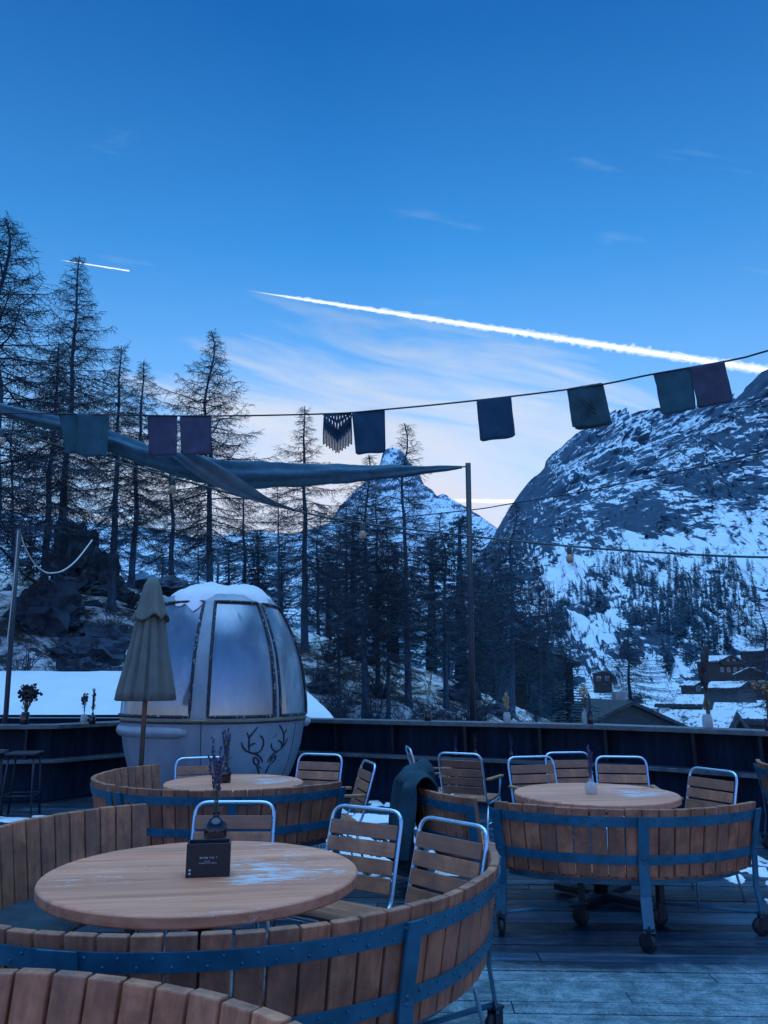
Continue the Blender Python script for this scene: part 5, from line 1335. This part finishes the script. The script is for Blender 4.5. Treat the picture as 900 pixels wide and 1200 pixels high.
for u_, v_, Y, lab in ((425, 613, 11, 'lamp bulb hanging from the green cable left of the mast'), (667, 640, 10.4, 'lamp bulb hanging from the green cable in front of the great slope'), (203, 560, 10.7, 'lamp bulb hanging from the green cable under the left pennants'), (2, 503, 10, 'lamp bulb hanging from the green cable at the left edge')):
    q = at(u_, v_, Y); root = empty('hanging_lamp', q, 0, lab, 'lamp', 'bulbs on the lamp cable')
    b = MB(); b.lathe([(.001, .01), (.02, .01), (.034, -.02), (.036, -.10), (.033, -.11), (.001, -.11)], 14); b.build('socket', GCABLE, root)
    b = MB(); b.lathe([(.028, -.108), (.04, -.13), (.052, -.16), (.05, -.195), (.035, -.22), (.001, -.232)], 16); b.build('bulb', BULB, root)

# furled sail: lobed roll of cloth plus a loose tail
def roll(ctrl, name, label, lob=5, seed=1, n=14):
    pts = curve_pts([c[:3] for c in ctrl], n); rad = []
    for i in range(len(ctrl) - 1):
        for k in range(n): rad.append(lerp(ctrl[i][3], ctrl[i + 1][3], smooth(k / n)))
    rad.append(ctrl[-1][3]); mb = MB(); m = 28; vs = []
    for i, p in enumerate(pts):
        t = (pts[min(i + 1, len(pts) - 1)] - pts[max(i - 1, 0)]).normalized(); up = Vector((0, 0, 1)); b_ = t.cross(up).normalized(); up = b_.cross(t)
        for k in range(m):
            a = 2 * PI * k / m; tw = i * .10
            rr = rad[i] * (1 + .17 * math.sin(lob * a + tw * 1.2 + seed) + .14 * noise.fractal(Vector((math.cos(a) * 1.3, math.sin(a) * 1.3, i * .16 + seed)), 1, 2, 4) + .05 * math.sin(11 * a - tw * 2))
            vs.append(p + (up * math.cos(a) + b_ * math.sin(a) * .8) * rr)
    mb.add(vs, [(i * m + k, i * m + (k + 1) % m, (i + 1) * m + (k + 1) % m, (i + 1) * m + k) for i in range(len(pts) - 1) for k in range(m)], True)
    return tag(mb.build(name, M['sail']), label, 'sail')
sl = roll([(-90, 452, 10.4, .06), (0, 479, 10.2, .07), (70, 497, 10.1, .10), (130, 518, 10.1, .135), (180, 537, 10.2, .13), (240, 550, 10.4, .165), (300, 556, 10.6, .17), (380, 556.5, 10.9, .14), (450, 553.5, 11.2, .095), (510, 549.5, 11.5, .05), (541, 547.5, 11.82, .02)], 'furled_sail', 'long furled grey green sail cloth slung from the left edge to the mast')
def strip(ctrlA, ctrlB, name, mat, parent, nsub=8, m=14, wave=.02):
    A_, B2 = curve_pts(ctrlA, nsub), curve_pts(ctrlB, nsub); k = len(A_); vs = []
    for i in range(k):
        for j in range(m + 1):
            t = j / m; p = A_[i].lerp(B2[i], t); p.y += wave * math.sin(t * 12 + i * .15) + .03 * math.sin(t * PI); vs.append(p)
    mb = MB(); mb.add(vs, [(i * (m + 1) + j, i * (m + 1) + j + 1, (i + 1) * (m + 1) + j + 1, (i + 1) * (m + 1) + j) for i in range(k - 1) for j in range(m)], True)
    o = mb.build(name, mat, parent); s_ = o.modifiers.new('Solidify', 'SOLIDIFY'); s_.thickness = .008; return o
SAILP = mat_cloth('sail_cloth_pale', (.16, .26, .32), 160, .15, .35)
strip([(196, 531, 10.1), (232, 558, 10.1), (270, 577, 10.2), (310, 590, 10.4), (345, 599, 10.6)], [(222, 528, 10.05), (262, 548, 10.05), (292, 568, 10.15), (318, 585, 10.35), (346, 597, 10.55)], 'loose_tail', SAILP, sl)
def cloth(u0, v0, u1, v1, u2, v2, u3, v3, Y0, Y1, mat, label, wave=.012, nx=14, ny=16, seed=1, rag=0, corner=.12):
    """top-left, top-right, bottom-right, bottom-left"""
    a, b, c, d = at(u0, v0, Y0), at(u1, v1, Y1), at(u2, v2, Y1), at(u3, v3, Y0); mb = MB(); vs = []
    for j in range(ny + 1):
        for i in range(nx + 1):
            s, t = i / nx, j / ny
            e = min(s, 1 - s); cut = (corner * (1 - min(1, e / corner) ) ** 2 * .35) if corner else 0
            tt = t * (1 - cut); p = a.lerp(b, s).lerp(d.lerp(c, s), tt)
            p.y += wave * math.sin(s * 7 + seed + t * 2) * (.3 + t) + .02 * fbm(s * 2, t * 2, seed, 3); vs.append(p)
    mb.add(vs, [(j * (nx + 1) + i, j * (nx + 1) + i + 1, (j + 1) * (nx + 1) + i + 1, (j + 1) * (nx + 1) + i) for j in range(ny) for i in range(nx)], True)
    o = mb.build('pennant', mat); s_ = o.modifiers.new('Solidify', 'SOLIDIFY'); s_.thickness = .004
    return tag(o, label, 'pennant', 'cloth pennants on the line')
CL = {'teal': mat_cloth('teal_linen', (.085, .22, .27), 200, .15, .6), 'plum': mat_cloth('plum_linen', (.145, .165, .25), 200, .15, .6), 'blue': mat_cloth('blue_linen', (.06, .16, .25), 200, .15, .6), 'grey': mat_cloth('grey_linen', (.16, .22, .24), 200, .15, .5)}
cloth(69, 483, 100, 485, 99, 529, 77, 533, 9.82, 9.75, CL['teal'], 'folded back teal pennant at the left end of the line', .02, seed=2)
cloth(90, 485, 128, 486, 126, 536, 90, 534, 9.72, 9.62, CL['teal'], 'teal pennant second from the left end of the line', .015, seed=3)
cloth(173, 487, 208, 487.5, 207, 534, 175, 534, 9.5, 9.38, CL['plum'], 'plum pennant left of its equal, over the furled sail', .012, seed=4)
cloth(211, 487.5, 248, 487.5, 247, 533, 212, 533, 9.36, 9.25, CL['plum'], 'plum pennant in front of the broad larch, right of its equal', .012, seed=5)
cloth(412.5, 483.5, 451, 480, 452, 530, 417, 533, 8.66, 8.52, CL['blue'], 'blue pennant next to the macrame pennant', .01, seed=6)
cloth(558.5, 469.5, 599, 464, 604, 512, 563, 518, 8.2, 8.05, CL['blue'], 'blue pennant alone in the middle of the line', .01, seed=7)
o = cloth(664.5, 455.5, 705.5, 448.5, 716, 496, 671, 502.5, 7.8, 7.65, CL['teal'], 'teal pennant with a stitched cross', .01, seed=8)
cloth(668, 457, 707, 450, 717, 498, 674, 505, 7.84, 7.69, CL['grey'], 'grey backing cloth hanging just behind the cross stitched pennant', .01, seed=9)
b = MB(); Yc = 7.71
for (q0, q1) in (((674, 464), (706, 492)), ((676, 461), (707, 489)), ((701, 458), (680, 492)), ((704, 460), (684, 494))): b.tube([at(*q0, Yc), at(lerp(q0[0], q1[0], .5), lerp(q0[1], q1[1], .5), Yc - .005), at(*q1, Yc)], .0035, 5)
b.build('stitched_cross', CABLE, o)
cloth(765.5, 438.5, 810, 430.5, 815.5, 480, 775, 487, 7.42, 7.26, CL['teal'], 'teal pennant overlapping the plum one near the right edge', .012, seed=10)
cloth(808, 431, 849, 422.5, 860, 471, 817.5, 478.5, 7.24, 7.1, CL['plum'], 'plum pennant near the right edge', .012, seed=11)
# macrame pennant
b = MB(); ctr = 395.5; Ym = 8.74
for k in range(19):
    t = k / 18; u_ = lerp(380, 411, t); vt = interp([(380, 485.3), (411, 483.6)], u_); vb_ = 521 + 11 * (1 - abs(t - .5) * 2) - (2 if k % 2 else 0)
    vv = 488 + 17 * (1 - abs(t - .5) * 2); ub = lerp(379, 412, t); x = (1 if k % 2 else -1)
    b.tube([at(u_, vt, Ym), at(u_ + x * .8, lerp(vt, vv, .3), Ym), at(u_ - x * .8, lerp(vt, vv, .65), Ym), at(u_, vv + 3, Ym), at(ub, lerp(vv, vb_, .6), Ym + .01 * x), at(ub, vb_, Ym)], [.011, .012, .012, .011, .008, .0075], 6)
for sg in (-1, 1):
    for dv in (0, 3.5): b.tube([at(ctr + sg * 16, 489 + dv, Ym - .01), at(ctr + sg * 8, 497 + dv, Ym - .012), at(ctr, 505.5 + dv, Ym - .01)], .012, 6)
b.tube([at(379.5, 486.4, Ym), at(395, 485.6, Ym), at(412, 484.6, Ym)], .014, 6)
tag(b.build('macrame_pennant', CL['blue']), 'knotted macrame pennant with a pointed fringe', 'pennant', 'cloth pennants on the line')
for k in range(3): pass
